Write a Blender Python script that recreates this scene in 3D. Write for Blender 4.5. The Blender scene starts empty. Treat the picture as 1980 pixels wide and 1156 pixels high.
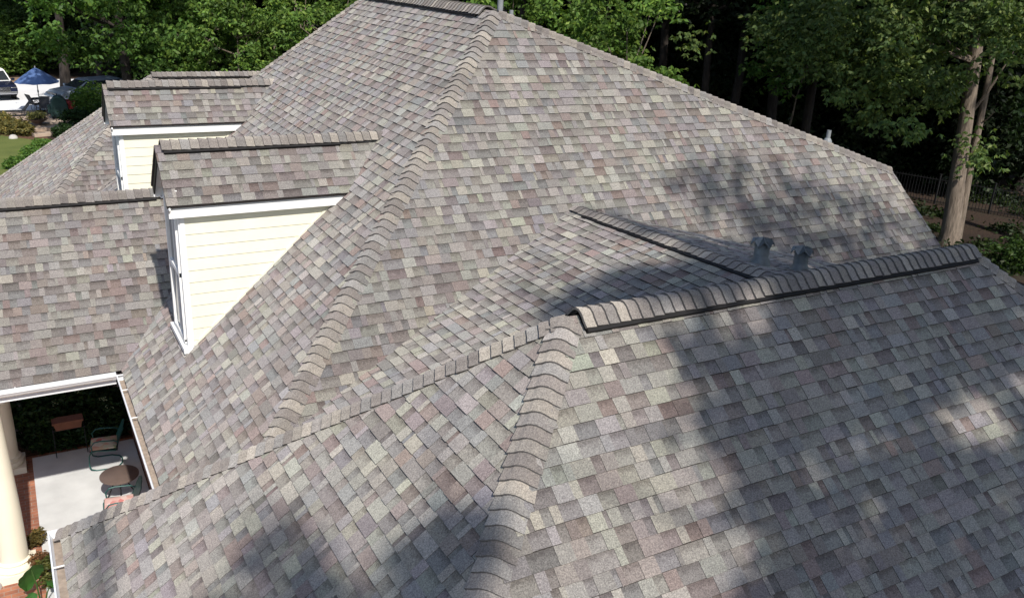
import bpy, math, random
import numpy as np
from mathutils import Vector
R = math.radians
scene = bpy.context.scene
col = scene.collection
OZ = 9.0                       # house coordinates are measured from the apex of the main roof, 9 m above the ground

# ------------------------------------------------------------------ camera, sky, sun, exposure
CAM = np.array((-7.12812, -13.12, 0.696362 + OZ))
RT = np.array((0.869062, -0.491895, 0.052632)); UP = np.array((0.131557, 0.332359, 0.933933)); FW = np.array((0.476889, 0.804722, -0.353552))
FPX = 1697.91
cd = bpy.data.cameras.new('camera'); cam = bpy.data.objects.new('camera', cd); col.objects.link(cam)
from mathutils import Matrix
cam.matrix_world = Matrix(((RT[0], UP[0], -FW[0], CAM[0]), (RT[1], UP[1], -FW[1], CAM[1]), (RT[2], UP[2], -FW[2], CAM[2]), (0, 0, 0, 1)))
cd.sensor_width = 36; cd.sensor_fit = 'HORIZONTAL'; cd.lens = FPX / 1980 * 36; cd.clip_start = 0.1; cd.clip_end = 2000
scene.camera = cam

SUN = np.array((-0.035, -0.70, 0.72)); SUN = SUN / np.linalg.norm(SUN)
w = bpy.data.worlds.new('World'); scene.world = w; w.use_nodes = True
nt = w.node_tree; bg = nt.nodes['Background']
sky = nt.nodes.new('ShaderNodeTexSky'); sky.sky_type = 'NISHITA'; sky.sun_disc = False
sky.sun_elevation = math.asin(SUN[2]); sky.sun_rotation = math.atan2(SUN[0], SUN[1])
nt.links.new(sky.outputs[0], bg.inputs[0]); bg.inputs[1].default_value = 0.115
sd = bpy.data.lights.new('sun', 'SUN'); sd.energy = 3.8; sd.angle = R(0.8); sd.color = (1.0, 0.945, 0.87)
so = bpy.data.objects.new('sun', sd); col.objects.link(so); so.location = (0, -30, 40)
so.rotation_euler = Vector(-SUN).to_track_quat('-Z', 'Y').to_euler()
scene.view_settings.view_transform = 'Standard'; scene.view_settings.look = 'None'
scene.view_settings.gamma = 1; scene.view_settings.exposure = 0.52
scene.cycles.max_bounces = 6; scene.cycles.transparent_max_bounces = 4

# ------------------------------------------------------------------ helpers
rng = np.random.default_rng(11); random.seed(5)
def nrm(v): v = np.asarray(v, float); return v / np.linalg.norm(v)
def A3(*v): return np.array(v, float)
def tag(o, label=None, cat=None, group=None, kind=None):
    if label: o['label'] = label
    if cat: o['category'] = cat
    if group: o['group'] = group
    if kind: o['kind'] = kind
    return o
def empty(name, loc, rz=0):
    o = bpy.data.objects.new(name, None); col.objects.link(o); o.location = loc; o.rotation_euler = (0, 0, rz); o.empty_display_size = .3
    return o
def copy_tree(o, parent=None, loc=None, rz=None, sc=None):
    c = o.copy(); col.objects.link(c); c.parent = parent
    if loc is not None: c.location = loc
    if rz is not None: c.rotation_euler = (0, 0, rz)
    if sc is not None: c.scale = sc
    for ch in list(o.children): copy_tree(ch, c)
    return c
class MB:
    """collects faces with a colour, a band value and uv, then links ONE mesh object"""
    def __init__(s): s.v = []; s.f = []; s.c = []; s.uv = []; s.mi = []
    def face(s, pts, c=(1, 1, 1, 0), uv=None, mi=0):
        b = len(s.v); s.v += [tuple(p) for p in pts]; s.f.append(tuple(range(b, b + len(pts))))
        if len(c) == 3: c = (*c, 0)
        s.c.append(c); s.mi.append(mi)
        if uv is None:
            p = np.array(pts[:3], float); n = np.abs(np.cross(p[1] - p[0], p[2] - p[0])); a = int(np.argmax(n))
            i, j = ((1, 2), (0, 2), (0, 1))[a]
            uv = [(q[i], q[j]) for q in pts]
        s.uv.append(uv)
    def hexa(s, p, c=(1, 1, 1), mi=0):          # 8 points: bottom ring 0-3, top ring 4-7
        for q in ((3, 2, 1, 0), (4, 5, 6, 7), (0, 1, 5, 4), (1, 2, 6, 5), (2, 3, 7, 6), (3, 0, 4, 7)):
            s.face([p[i] for i in q], c, mi=mi)
    def box(s, c, d, col_=(1, 1, 1), rz=0, mi=0):
        x, y, z = c; a, b, h = d[0] / 2, d[1] / 2, d[2] / 2; cs, sn = math.cos(rz), math.sin(rz)
        P = []
        for zz in (-h, h):
            for (u, v) in ((-a, -b), (a, -b), (a, b), (-a, b)): P.append((x + u * cs - v * sn, y + u * sn + v * cs, z + zz))
        s.hexa(P, col_, mi)
    def beam(s, p, q, wd, ht, up=(0, 0, 1), c=(1, 1, 1), mi=0):   # bar of given width/height from p to q (p,q on the centre line)
        p, q = A3(*p), A3(*q); d = nrm(q - p); sd_ = nrm(np.cross(d, up)); u = np.cross(sd_, d)
        P = []
        for e in (p, q):
            for (i, j) in ((-1, -1), (1, -1), (1, 1), (-1, 1)): P.append(e + sd_ * i * wd / 2 + u * j * ht / 2)
        for f in ((3, 2, 1, 0), (4, 5, 6, 7), (0, 1, 5, 4), (1, 2, 6, 5), (2, 3, 7, 6), (3, 0, 4, 7)): s.face([P[i] for i in f], c, mi=mi)
    def tube(s, pts, rad, n=8, c=(1, 1, 1), cap=True, mi=0):
        pts = [A3(*p) for p in pts]; m = len(pts)
        if np.isscalar(rad): rad = [rad] * m
        rings = []; ref = A3(0.31, 0.17, 0.93)
        for i in range(m):
            d = nrm(pts[min(i + 1, m - 1)] - pts[max(i - 1, 0)])
            a = np.cross(d, ref)
            if np.linalg.norm(a) < 1e-3: a = np.cross(d, A3(1, 0, 0))
            a = nrm(a); b = np.cross(d, a)
            rings.append([pts[i] + rad[i] * (math.cos(t) * a + math.sin(t) * b) for t in np.linspace(0, 2 * math.pi, n, endpoint=False)])
        L = 0
        for i in range(m - 1):
            L2 = L + np.linalg.norm(pts[i + 1] - pts[i])
            for k in range(n):
                k2 = (k + 1) % n
                s.face([rings[i][k], rings[i][k2], rings[i + 1][k2], rings[i + 1][k]], c, uv=[(k / n, L), ((k + 1) / n, L), ((k + 1) / n, L2), (k / n, L2)], mi=mi)
            L = L2
        if cap:
            s.face(rings[0][::-1], c, mi=mi); s.face(rings[-1], c, mi=mi)
    def lathe(s, prof, o, n=20, c=(1, 1, 1), mi=0):     # prof: (radius, z) list
        o = A3(*o); T = np.linspace(0, 2 * math.pi, n, endpoint=False)
        for (r0, z0), (r1, z1) in zip(prof, prof[1:]):
            for k in range(n):
                t, u = T[k], T[(k + 1) % n]
                P = [o + (r0 * math.cos(t), r0 * math.sin(t), z0), o + (r0 * math.cos(u), r0 * math.sin(u), z0), o + (r1 * math.cos(u), r1 * math.sin(u), z1), o + (r1 * math.cos(t), r1 * math.sin(t), z1)]
                if r0 < 1e-6: P = [P[0], P[2], P[3]]
                elif r1 < 1e-6: P = P[:3]
                s.face(P, c, mi=mi)
    def prism(s, poly, ext, c=(1, 1, 1), mi=0):         # poly: 3D points, ext: extrusion vector
        e = A3(*ext); P = [A3(*p) for p in poly]; Q = [p + e for p in P]
        s.face(P[::-1], c, mi=mi); s.face(Q, c, mi=mi)
        for i in range(len(P)): j = (i + 1) % len(P); s.face([P[i], P[j], Q[j], Q[i]], c, mi=mi)
    def build(s, name, mat, parent=None, smooth=False, dz=0.0, bevel=0):
        me = bpy.data.meshes.new(name); V = np.array(s.v, float)
        if dz: V = V + (0, 0, dz)
        me.from_pydata([tuple(x) for x in V], [], s.f)
        for m in (mat if isinstance(mat, (list, tuple)) else [mat]): me.materials.append(m)
        ca = me.color_attributes.new('Col', 'FLOAT_COLOR', 'CORNER')
        ln = np.array([len(f) for f in s.f]); ca.data.foreach_set('color', np.repeat(np.array(s.c, np.float32), ln, axis=0).ravel())
        uv = me.uv_layers.new(name='UVMap'); uv.data.foreach_set('uv', np.array([q for u in s.uv for q in u], np.float32).ravel())
        me.polygons.foreach_set('material_index', np.array(s.mi, np.int32))
        if smooth or bevel:
            import bmesh
            bm = bmesh.new(); bm.from_mesh(me); bmesh.ops.remove_doubles(bm, verts=bm.verts, dist=1e-5); bmesh.ops.recalc_face_normals(bm, faces=bm.faces)
            bm.to_mesh(me); bm.free()
        if smooth:
            me.polygons.foreach_set('use_smooth', np.ones(len(me.polygons), bool))
            try: me.set_sharp_from_angle(angle=R(40))
            except Exception: pass
        me.update()
        o = bpy.data.objects.new(name, me); col.objects.link(o); o.parent = parent
        if bevel:
            b = o.modifiers.new('bevel', 'BEVEL'); b.width = bevel; b.segments = 2; b.limit_method = 'ANGLE'; b.angle_limit = R(40)
        return o
    def hb(s, name, mat, parent=None, **k): return s.build(name, mat, parent, dz=OZ, **k)

# ------------------------------------------------------------------ materials
class NT:
    def __init__(s, name):
        s.m = bpy.data.materials.new(name); s.m.use_nodes = True; s.t = s.m.node_tree; s.b = s.t.nodes['Principled BSDF']; s.b.inputs['Specular IOR Level'].default_value = .3
    def n(s, ty, **k):
        x = s.t.nodes.new(ty)
        for a, b in k.items():
            if a.startswith('i_'):
                key = a[2:]; x.inputs[int(key) if key.isdigit() else key].default_value = b
            else: setattr(x, a, b)
        return x
    def l(s, a, b): s.t.links.new(a, b)
    def noise(s, scale, detail=3, vec=None, rough=.5):
        x = s.n('ShaderNodeTexNoise'); x.inputs['Scale'].default_value = scale; x.inputs['Detail'].default_value = detail; x.inputs['Roughness'].default_value = rough
        if vec is not None: s.l(vec, x.inputs['Vector'])
        return x.outputs['Fac']
    def ramp(s, f, stops):
        x = s.n('ShaderNodeValToRGB'); e = x.color_ramp.elements
        while len(e) < len(stops): e.new(.5)
        for i, (p, c) in enumerate(stops): e[i].position = p; e[i].color = (*c, 1) if len(c) == 3 else c
        s.l(f, x.inputs[0]); return x.outputs[0]
    def mix(s, a, b, f, mode='MIX'):
        x = s.n('ShaderNodeMix', data_type='RGBA', blend_type=mode)
        for v, i in ((f, 0), (a, 6), (b, 7)):
            if hasattr(v, 'is_linked') or isinstance(v, bpy.types.NodeSocket): s.l(v, x.inputs[i])
            else: x.inputs[i].default_value = v if i == 0 else (*v, 1)
        return x.outputs[2]
    def math(s, op, a, b=0.0, c=0.0):
        x = s.n('ShaderNodeMath', operation=op)
        for i, v in enumerate((a, b, c)):
            if isinstance(v, bpy.types.NodeSocket): s.l(v, x.inputs[i])
            else: x.inputs[i].default_value = v
        return x.outputs[0]
    def bump(s, h, st=.3, d=.01):
        x = s.n('ShaderNodeBump'); x.inputs['Strength'].default_value = st; x.inputs['Distance'].default_value = d; s.l(h, x.inputs['Height']); s.l(x.outputs[0], s.b.inputs['Normal'])
    def base(s, c): s.l(c, s.b.inputs['Base Color'])
    def pos(s): return s.n('ShaderNodeNewGeometry').outputs['Position']
    def attr(s): return s.n('ShaderNodeAttribute', attribute_name='Col')

def paint(name, c, rough=.5, var=.12, scale=6, metal=0, bump=0):
    t = NT(name); p = t.pos(); f = t.noise(scale, 4, p)
    t.base(t.ramp(f, [(.25, tuple(x * (1 - var) for x in c)), (.75, tuple(min(1, x * (1 + var * .6)) for x in c))]))
    t.b.inputs['Roughness'].default_value = rough; t.b.inputs['Metallic'].default_value = metal
    if bump: t.bump(t.noise(scale * 12, 3, p), bump, .01)
    return t.m
def shingle_mat():
    t = NT('shingle'); p = t.pos(); at = t.attr()
    uvn = t.n('ShaderNodeUVMap', uv_map='UVMap'); sp = t.n('ShaderNodeSeparateXYZ'); t.l(uvn.outputs[0], sp.inputs[0])
    g1 = t.noise(85, 2, p, .75); g2 = t.noise(26, 4, p, .7); g3 = t.noise(.8, 4, p, .6)
    gran = t.ramp(g1, [(.30, (.52, .50, .50)), (.5, (1, 1, 1)), (.70, (1.55, 1.53, 1.50))])
    c = t.mix(at.outputs['Color'], gran, .85, 'MULTIPLY')
    mot = t.ramp(g2, [(.3, (.86, .85, .86)), (.7, (1.10, 1.10, 1.09))])
    c = t.mix(c, mot, .8, 'MULTIPLY')
    big = t.ramp(g3, [(.3, (.86, .85, .86)), (.7, (1.09, 1.085, 1.07))]); c = t.mix(c, big, .8, 'MULTIPLY')
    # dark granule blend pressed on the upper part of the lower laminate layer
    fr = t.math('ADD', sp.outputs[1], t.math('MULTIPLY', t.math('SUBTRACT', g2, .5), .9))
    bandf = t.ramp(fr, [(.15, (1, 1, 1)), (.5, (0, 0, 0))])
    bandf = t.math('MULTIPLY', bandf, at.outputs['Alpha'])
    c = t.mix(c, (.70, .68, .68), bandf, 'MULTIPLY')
    t.base(c); t.b.inputs['Roughness'].default_value = .9; t.b.inputs['Specular IOR Level'].default_value = .25; t.b.inputs['Diffuse Roughness'].default_value = 1.0
    t.bump(g1, .35, .006)
    return t.m
M_SH = shingle_mat()
M_WHITE = paint('white_paint', (.82, .82, .80), .45, .08, 5)
M_CREAM = paint('cream_paint', (.78, .752, .60), .5, .07, 2.5)
M_COLUMN = paint('column_paint', (.77, .72, .58), .5, .06, 1.5)
M_BLACK = paint('black_vent_plastic', (.012, .011, .011), .6, .2, 20)
M_DARKTRIM = paint('dark_drip_edge', (.018, .015, .014), .5, .2, 8)
M_GALV = paint('galvanised_metal', (.20, .215, .212), .5, .25, 14, .35, .15)
M_LEAD = paint('grey_pipe', (.22, .235, .245), .5, .15, 10)
M_GUTTER = paint('gutter_enamel', (.74, .75, .76), .35, .08, 3)
M_DEBRIS = paint('gutter_grit', (.36, .29, .23), .9, .35, 14, 0, .3)
M_CONC = paint('concrete', (.60, .61, .60), .85, .14, 2.6, 0, .3)
M_IRON = paint('wrought_iron', (.015, .015, .016), .5, .2, 10)
M_TEAL = paint('green_metal', (.022, .085, .075), .4, .2, 6)
M_TERRA = paint('terracotta', (.20, .08, .048), .8, .2, 8)
M_BROWN = paint('brown_table', (.13, .095, .08), .5, .15, 5)
M_GLASS = paint('window_glass', (.03, .035, .04), .06, .1, 1); M_GLASS.node_tree.nodes['Principled BSDF'].inputs['Specular IOR Level'].default_value = .8
M_NAVY = paint('navy_car_paint', (.012, .016, .035), .18, .1, 2); M_SILVER = paint('silver_blue_car_paint', (.32, .38, .46), .25, .05, 2, .4)
M_CHROME = paint('chrome', (.7, .7, .7), .2, .05, 3, .9); M_TYRE = paint('tyre_rubber', (.012, .012, .012), .8, .2, 10)
M_BLUE = paint('blue_canvas', (.10, .17, .36), .8, .12, 2); M_SLING = paint('dark_sling_fabric', (.035, .036, .04), .7, .2, 10)
M_RED = paint('red_plastic', (.22, .02, .022), .5, .15, 4); M_COVER = paint('dark_green_cover', (.02, .05, .045), .7, .3, 3)
M_STONE = paint('pale_stone', (.45, .43, .40), .9, .2, 9, 0, .4); M_WOOD = paint('weathered_wood', (.22, .15, .10), .8, .3, 9)
M_DRIVE = paint('pale_driveway_concrete', (.74, .75, .77), .8, .06, .6)
M_MULCH = paint('mulch', (.12, .065, .040), .95, .5, 5, 0, .6)
M_PAVER = paint('tan_pavers', (.40, .31, .24), .9, .2, 1.5, 0, .3)
def floral():
    t = NT('floral_fabric'); p = t.pos(); v = t.n('ShaderNodeTexVoronoi'); v.inputs['Scale'].default_value = 9; t.l(p, v.inputs['Vector'])
    s = t.n('ShaderNodeSeparateXYZ'); t.l(v.outputs['Color'], s.inputs[0])
    t.base(t.ramp(s.outputs[0], [(.15, (.55, .16, .13)), (.4, (.62, .42, .30)), (.6, (.35, .38, .20)), (.85, (.66, .55, .46))])); t.b.inputs['Roughness'].default_value = .9
    return t.m
M_FLORAL = floral()
def brick():
    t = NT('brick'); u = t.n('ShaderNodeUVMap', uv_map='UVMap'); b = t.n('ShaderNodeTexBrick'); t.l(u.outputs[0], b.inputs['Vector'])
    b.inputs['Scale'].default_value = 1; b.inputs['Brick Width'].default_value = .21; b.inputs['Row Height'].default_value = .075; b.inputs['Mortar Size'].default_value = .008
    b.inputs['Color1'].default_value = (.30, .105, .065, 1); b.inputs['Color2'].default_value = (.20, .075, .05, 1); b.inputs['Mortar'].default_value = (.36, .30, .25, 1)
    n = t.noise(8, 4, t.pos()); t.base(t.mix(b.outputs['Color'], t.ramp(n, [(.3, (.7, .7, .7)), (.7, (1.2, 1.15, 1.1))]), .8, 'MULTIPLY')); t.b.inputs['Roughness'].default_value = .9
    t.bump(b.outputs['Fac'], -.4, .01); return t.m
M_BRICK = brick()
def tilefloor():
    t = NT('terracotta_paving'); u = t.n('ShaderNodeUVMap', uv_map='UVMap'); b = t.n('ShaderNodeTexBrick'); t.l(u.outputs[0], b.inputs['Vector'])
    b.inputs['Scale'].default_value = 1; b.inputs['Brick Width'].default_value = .2; b.inputs['Row Height'].default_value = .1; b.inputs['Mortar Size'].default_value = .006
    b.inputs['Color1'].default_value = (.40, .17, .10, 1); b.inputs['Color2'].default_value = (.27, .11, .07, 1); b.inputs['Mortar'].default_value = (.30, .24, .2, 1)
    n = t.noise(5, 4, t.pos()); t.base(t.mix(b.outputs['Color'], t.ramp(n, [(.3, (.7, .7, .7)), (.7, (1.25, 1.2, 1.1))]), .8, 'MULTIPLY')); t.b.inputs['Roughness'].default_value = .85
    return t.m
M_TILE = tilefloor()
def ground_mat():
    t = NT('forest_floor'); p = t.pos(); n = t.noise(.35, 5, p); n2 = t.noise(9, 4, p)
    c = t.ramp(n, [(.3, (.020, .013, .009)), (.55, (.034, .021, .014)), (.75, (.018, .022, .010))])
    t.base(t.mix(c, t.ramp(n2, [(.3, (.5, .5, .5)), (.7, (1.5, 1.4, 1.3))]), .8, 'MULTIPLY')); t.b.inputs['Roughness'].default_value = .95; t.bump(n2, .6, .06)
    return t.m
def lawn_mat():
    t = NT('lawn'); p = t.pos(); n = t.noise(.8, 4, p); n2 = t.noise(30, 3, p)
    c = t.ramp(n, [(.3, (.095, .122, .030)), (.7, (.135, .158, .042))]); t.base(t.mix(c, t.ramp(n2, [(.3, (.7, .7, .7)), (.7, (1.25, 1.25, 1.2))]), .8, 'MULTIPLY'))
    t.b.inputs['Roughness'].default_value = .9; t.bump(n2, .6, .03); return t.m
def leaf_mat(name, trans=.35):
    t = NT(name); at = t.attr(); t.base(at.outputs['Color']); t.b.inputs['Roughness'].default_value = .55; t.b.inputs['Specular IOR Level'].default_value = .25
    tr = t.n('ShaderNodeBsdfTranslucent'); c2 = t.mix(at.outputs['Color'], (1.12, 1.28, .5), 1.0, 'MULTIPLY'); t.l(c2, tr.inputs[0])
    mx = t.n('ShaderNodeMixShader'); mx.inputs[0].default_value = trans; t.l(t.b.outputs[0], mx.inputs[1]); t.l(tr.outputs[0], mx.inputs[2])
    t.l(mx.outputs[0], t.t.nodes['Material Output'].inputs[0]); return t.m
def bark_mat(name, c):
    t = NT(name); p = t.pos(); mp = t.n('ShaderNodeMapping'); mp.inputs['Scale'].default_value = (9, 9, 1.2); t.l(p, mp.inputs[0]); n = t.noise(1.6, 5, mp.outputs[0], .65)
    t.base(t.ramp(n, [(.3, tuple(x * .45 for x in c)), (.7, tuple(x * 1.25 for x in c))])); t.b.inputs['Roughness'].default_value = .95; t.bump(n, .8, .05); return t.m
M_LEAF = leaf_mat('leaf'); M_BARK = bark_mat('bark', (.185, .148, .115)); M_DARKBARK = bark_mat('dark_bark', (.042, .034, .029))

# ------------------------------------------------------------------ roof geometry (house coordinates)
sF, sN, sB, sD, sP, sQ, sM, sMR, sGl, sGr = .9266, 1.1011, .3368, 1.0559, 1.0459, .87, .3975, .25, .8554, .8916
EZ = -5.575
A = A3(0, 0, 0); R2 = A3(0, 5.5614, 0); C = A3(7.53, -2.303, -2.536)
fx = EZ / sF
YP, ZP = 2.845, -3.2976; YPE = YP - (ZP - EZ) / sP
QE = A3(-3.50, 12.7, -2.545); QI = A3(2.5, QE[1], QE[2]); EQ = -6.05
MT = A3(.2243, -2.42, -2.6646); MS = -.0537
YG, ZG = -7.3172, -2.10; G1 = A3(-3.1159, YG, ZG); G2 = A3(2.4915, YG, ZG); gd = ZG - EZ
GKB = G1 + A3(-gd / sGl, gd / sGr, -gd); GKF = G1 + A3(-gd / sGl, -gd / sGr, -gd); GRB = G2 + A3(gd / sGl, gd / sGr, -gd); GRF = G2 + A3(gd / sGl, -gd / sGr, -gd)

PAL = [(0.276, 0.266, 0.233), (0.244, 0.231, 0.213), (0.230, 0.215, 0.210), (0.211, 0.185, 0.173), (0.215, 0.175, 0.160), (0.208, 0.205, 0.202), (0.181, 0.168, 0.161), (0.255, 0.246, 0.225)]
def pal(wts):
    wts = np.array(wts, float); wts /= wts.sum(); return wts
W_N = pal((20, 18, 14, 12, 6, 12, 5, 16)); W_F = pal((9, 15, 22, 20, 6, 16, 8, 8)); W_P = pal((10, 14, 18, 22, 10, 10, 5, 12)); W_D = pal((16, 15, 16, 16, 8, 10, 4, 16))
def clip(poly, edges):
    for (a, b, c) in edges:             # keep a*u+b*v+c >= 0 ; poly items: (u,v,h,fr)
        out = []; m = len(poly); d = [a * p[0] + b * p[1] + c for p in poly]
        if min(d) >= -1e-9: continue
        if max(d) <= 1e-9: return None
        for i in range(m):
            j = (i + 1) % m
            if d[i] >= 0: out.append(poly[i])
            if (d[i] >= 0) != (d[j] >= 0):
                t = d[i] / (d[i] - d[j]); out.append(tuple(poly[i][k] + t * (poly[j][k] - poly[i][k]) for k in range(4)))
        poly = out
        if len(poly) < 3: return None
    return poly
EXPO = .143
def roof_slope(poly, down, parent, wts=W_N, v_shift=0.0, lim=None, thick=.03):
    """one roof plane: laminated shingles laid course by course, each tab a raised piece, cut to the outline of the plane"""
    P = [A3(*q) for q in poly]; n = nrm(np.cross(P[1] - P[0], P[2] - P[0]))
    if n[2] < 0: n = -n; P = P[::-1]
    d = A3(*down); d = nrm(d - n * (d @ n)); e = nrm(np.cross(d, n)); O = P[0]
    q = np.array([((p - O) @ e, (p - O) @ d) for p in P])
    cen = q.mean(0); edges = []
    for i in range(len(q)):
        p0, p1 = q[i], q[(i + 1) % len(q)]; a, b = -(p1[1] - p0[1]), (p1[0] - p0[0]); c = -(a * p0[0] + b * p0[1]); L = math.hypot(a, b)
        s_ = 1 if a * cen[0] + b * cen[1] + c > 0 else -1; edges.append((s_ * a / L, s_ * b / L, s_ * c / L))
    if lim is not None:
        uu = [(A3(*p) - O) @ e for p in lim]; vv = [(A3(*p) - O) @ d for p in lim]; q0 = (min(uu), min(vv)); q1 = (max(uu), max(vv))
    else: q0, q1 = q.min(0), q.max(0)
    mb = MB(); v1 = q.max(0)[1] + v_shift
    def put(pl, c, al, ):
        r = clip(pl, edges)
        if r is None: return
        mb.face([O + e * u + d * v + n * h for u, v, h, f in r], (*c, al), uv=[(u, f) for u, v, h, f in r])
    # deck under the shingles
    for k_, pp in ((0, P),): mb.face([p for p in pp], (.05, .045, .04, 0))
    mb.face([p - n * thick for p in P[::-1]], (.05, .045, .04, 0))
    for i in range(len(P)):
        j = (i + 1) % len(P); mb.face([P[i] - n * thick, P[j] - n * thick, P[j], P[i]], (.07, .06, .055, 0))
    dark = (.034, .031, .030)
    k = 0
    while v1 - k * EXPO > q0[1] - EXPO:
        vb = v1 - k * EXPO; vt = vb - EXPO; k += 1
        u = q0[0] - random.random() * .4; tooth = random.random() < .5; prev = None
        ci = int(rng.choice(8, p=wts)); nrow = random.random()
        while u < q1[0]:
            wd = random.choice((.05, .08, .10, .12, .15, .17, .20, .24)) * random.uniform(.85, 1.15)
            if random.random() < .9: ci = int(rng.choice(8, p=wts))
            g = random.gauss(1, .07); c = tuple(max(.02, x * g * random.gauss(1, .02)) for x in PAL[ci])
            vbb = vb + random.gauss(0, .0022) + .0025 * math.sin(u * 2.1 + k * 1.7)
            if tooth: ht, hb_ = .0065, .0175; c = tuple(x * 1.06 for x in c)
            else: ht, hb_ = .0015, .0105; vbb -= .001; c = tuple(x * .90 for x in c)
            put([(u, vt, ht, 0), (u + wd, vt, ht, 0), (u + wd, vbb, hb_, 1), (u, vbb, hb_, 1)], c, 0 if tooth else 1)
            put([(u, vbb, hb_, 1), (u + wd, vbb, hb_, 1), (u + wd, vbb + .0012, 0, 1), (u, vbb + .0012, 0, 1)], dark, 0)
            if prev is not None and prev != tooth:
                put([(u - .0008, vt, .0015, 0), (u + .0008, vt, .0065, 0), (u + .0008, vb, .0175, 1), (u - .0008, vb, .0105, 1)] if tooth else [(u + .0008, vt, .0015, 0), (u - .0008, vt, .0065, 0), (u - .0008, vb, .0175, 1), (u + .0008, vb, .0105, 1)], tuple(x * .6 for x in c), 0)
            prev = tooth; tooth = not tooth if random.random() < .92 else tooth; u += wd
    return mb.hb('roof_slope', M_SH, parent)
CAPC = [(.284, .260, .228), (.254, .235, .212), (.230, .215, .203), (.208, .188, .174), (.234, .226, .216), (.192, .175, .164), (.296, .272, .240), (.220, .200, .184)]
def side_vec(l, n):                 # direction in the roof plane, square to the ridge line, pointing away from it
    a = nrm(np.cross(l, n)); return a if a @ A3(n[0], n[1], 0) > 0 else -a
def caps(p0, p1, n1, n2, parent, name='hip_cap', W=.165, lift=0.0, pitch=.128, thick=.027, w2=None):
    """overlapping bent cap shingles running from the high end p0 to the low (exposed) end p1"""
    p0, p1 = A3(*p0), A3(*p1); L = np.linalg.norm(p1 - p0); l = (p1 - p0) / L
    n1, n2 = nrm(n1), nrm(n2); a1 = side_vec(l, n1); a2 = side_vec(l, n2)
    nm = nrm(n1 + n2); w2 = w2 or W
    def section(P, h, dw):
        e1 = P + a1 * (W + dw) + n1 * (lift + .004); e1t = P + a1 * (W + dw) + n1 * (lift + h); b1 = P + a1 * W * .62 + n1 * (lift + h); dr_ = -W * .62 * float(a1 @ nm + a2 @ nm) / 2; ctl = P + nm * (lift + h + dr_ + .012)
        b2 = P + a2 * w2 * .62 + n2 * (lift + h); e2t = P + a2 * (w2 + dw) + n2 * (lift + h); e2 = P + a2 * (w2 + dw) + n2 * (lift + .004)
        mid = [(1 - t) ** 2 * b1 + 2 * t * (1 - t) * ctl + t * t * b2 for t in (0, .2, .4, .6, .8, 1)]
        return [e1, e1t] + mid + [e2t, e2]
    mb = MB(); k = 0; nn = max(1, int(round(L / pitch))); st = L / nn
    for k in range(nn):
        s0, s1 = k * st - .01, (k + 1) * st + random.gauss(0, .003)
        g = random.gauss(1, .10); c = tuple(x * g for x in CAPC[int(rng.integers(len(CAPC)))])
        dw = random.gauss(0, .004)
        A_ = section(p0 + l * s0, .004, dw - .004); B_ = section(p0 + l * s1, thick, dw); B0 = section(p0 + l * (s1 + .003), .003, dw)
        for i in range(len(A_) - 1): mb.face([A_[i], A_[i + 1], B_[i + 1], B_[i]], (*c, .0) if 0 < i < len(A_) - 2 else (.05, .046, .043, 0), uv=[(i * .05, 0), (i * .05 + .05, 0), (i * .05 + .05, 1), (i * .05, 1)])
        for i in range(len(A_) - 1): mb.face([B_[i], B_[i + 1], B0[i + 1], B0[i]], (.128, .119, .112, 0))
    return mb.hb(name, M_SH, parent, smooth=False)
def ridge_vent(p0, p1, n1, n2, parent, W=.16, h=.048):
    p0, p1 = A3(*p0), A3(*p1); l = nrm(p1 - p0); n1, n2 = nrm(n1), nrm(n2)
    a1 = side_vec(l, n1); a2 = side_vec(l, n2); nm = nrm(n1 + n2); mb = MB()
    def sec(P, wd, z0, z1): return [P + a1 * wd + n1 * z0, P + a1 * wd + n1 * z1, P + nm * z1, P + a2 * wd + n2 * z1, P + a2 * wd + n2 * z0]
    for (wd, z0, z1) in ((W, .006, h * .44), (W * .95, h * .44, h * .56), (W, h * .56, h)):   # two lips with a louvre groove between
        a, b = sec(p0, wd, z0, z1), sec(p1, wd, z0, z1)
        for i in range(4): mb.face([a[i], a[i + 1], b[i + 1], b[i]])
        mb.face(a); mb.face(b[::-1])
    return mb.hb('ridge_vent', M_BLACK, parent)
def plane_n(s, dx, dy):          # upward normal of a plane falling with slope s in direction (dx,dy)
    return nrm((dx * s, dy * s, 1))
nF, nN, nB = plane_n(sF, -1, 0), plane_n(sN, 0, -1), plane_n(sB, 1, 0); nFar = plane_n(sN, 0, 1)
nPn, nPf = plane_n(sP, 0, -1), plane_n(sP, 0, 1); nQn, nQf, nQe = plane_n(sQ, 0, -1), plane_n(sQ, 0, 1), plane_n(sQ, -1, 0)
nML, nMR = nrm((-sM, -MS, 1)), nrm((sMR, -MS, 1)); nGl, nGr, nGb, nGe = plane_n(sGl, -1, 0), plane_n(sGr, 0, -1), plane_n(sGr, 0, 1), plane_n(sGl, 1, 0)

house = empty('house', (0, 0, 0))
tag(house, 'sprawling house with weathered grey and mauve shingle hip roofs and two cream dormers', 'house')
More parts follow.
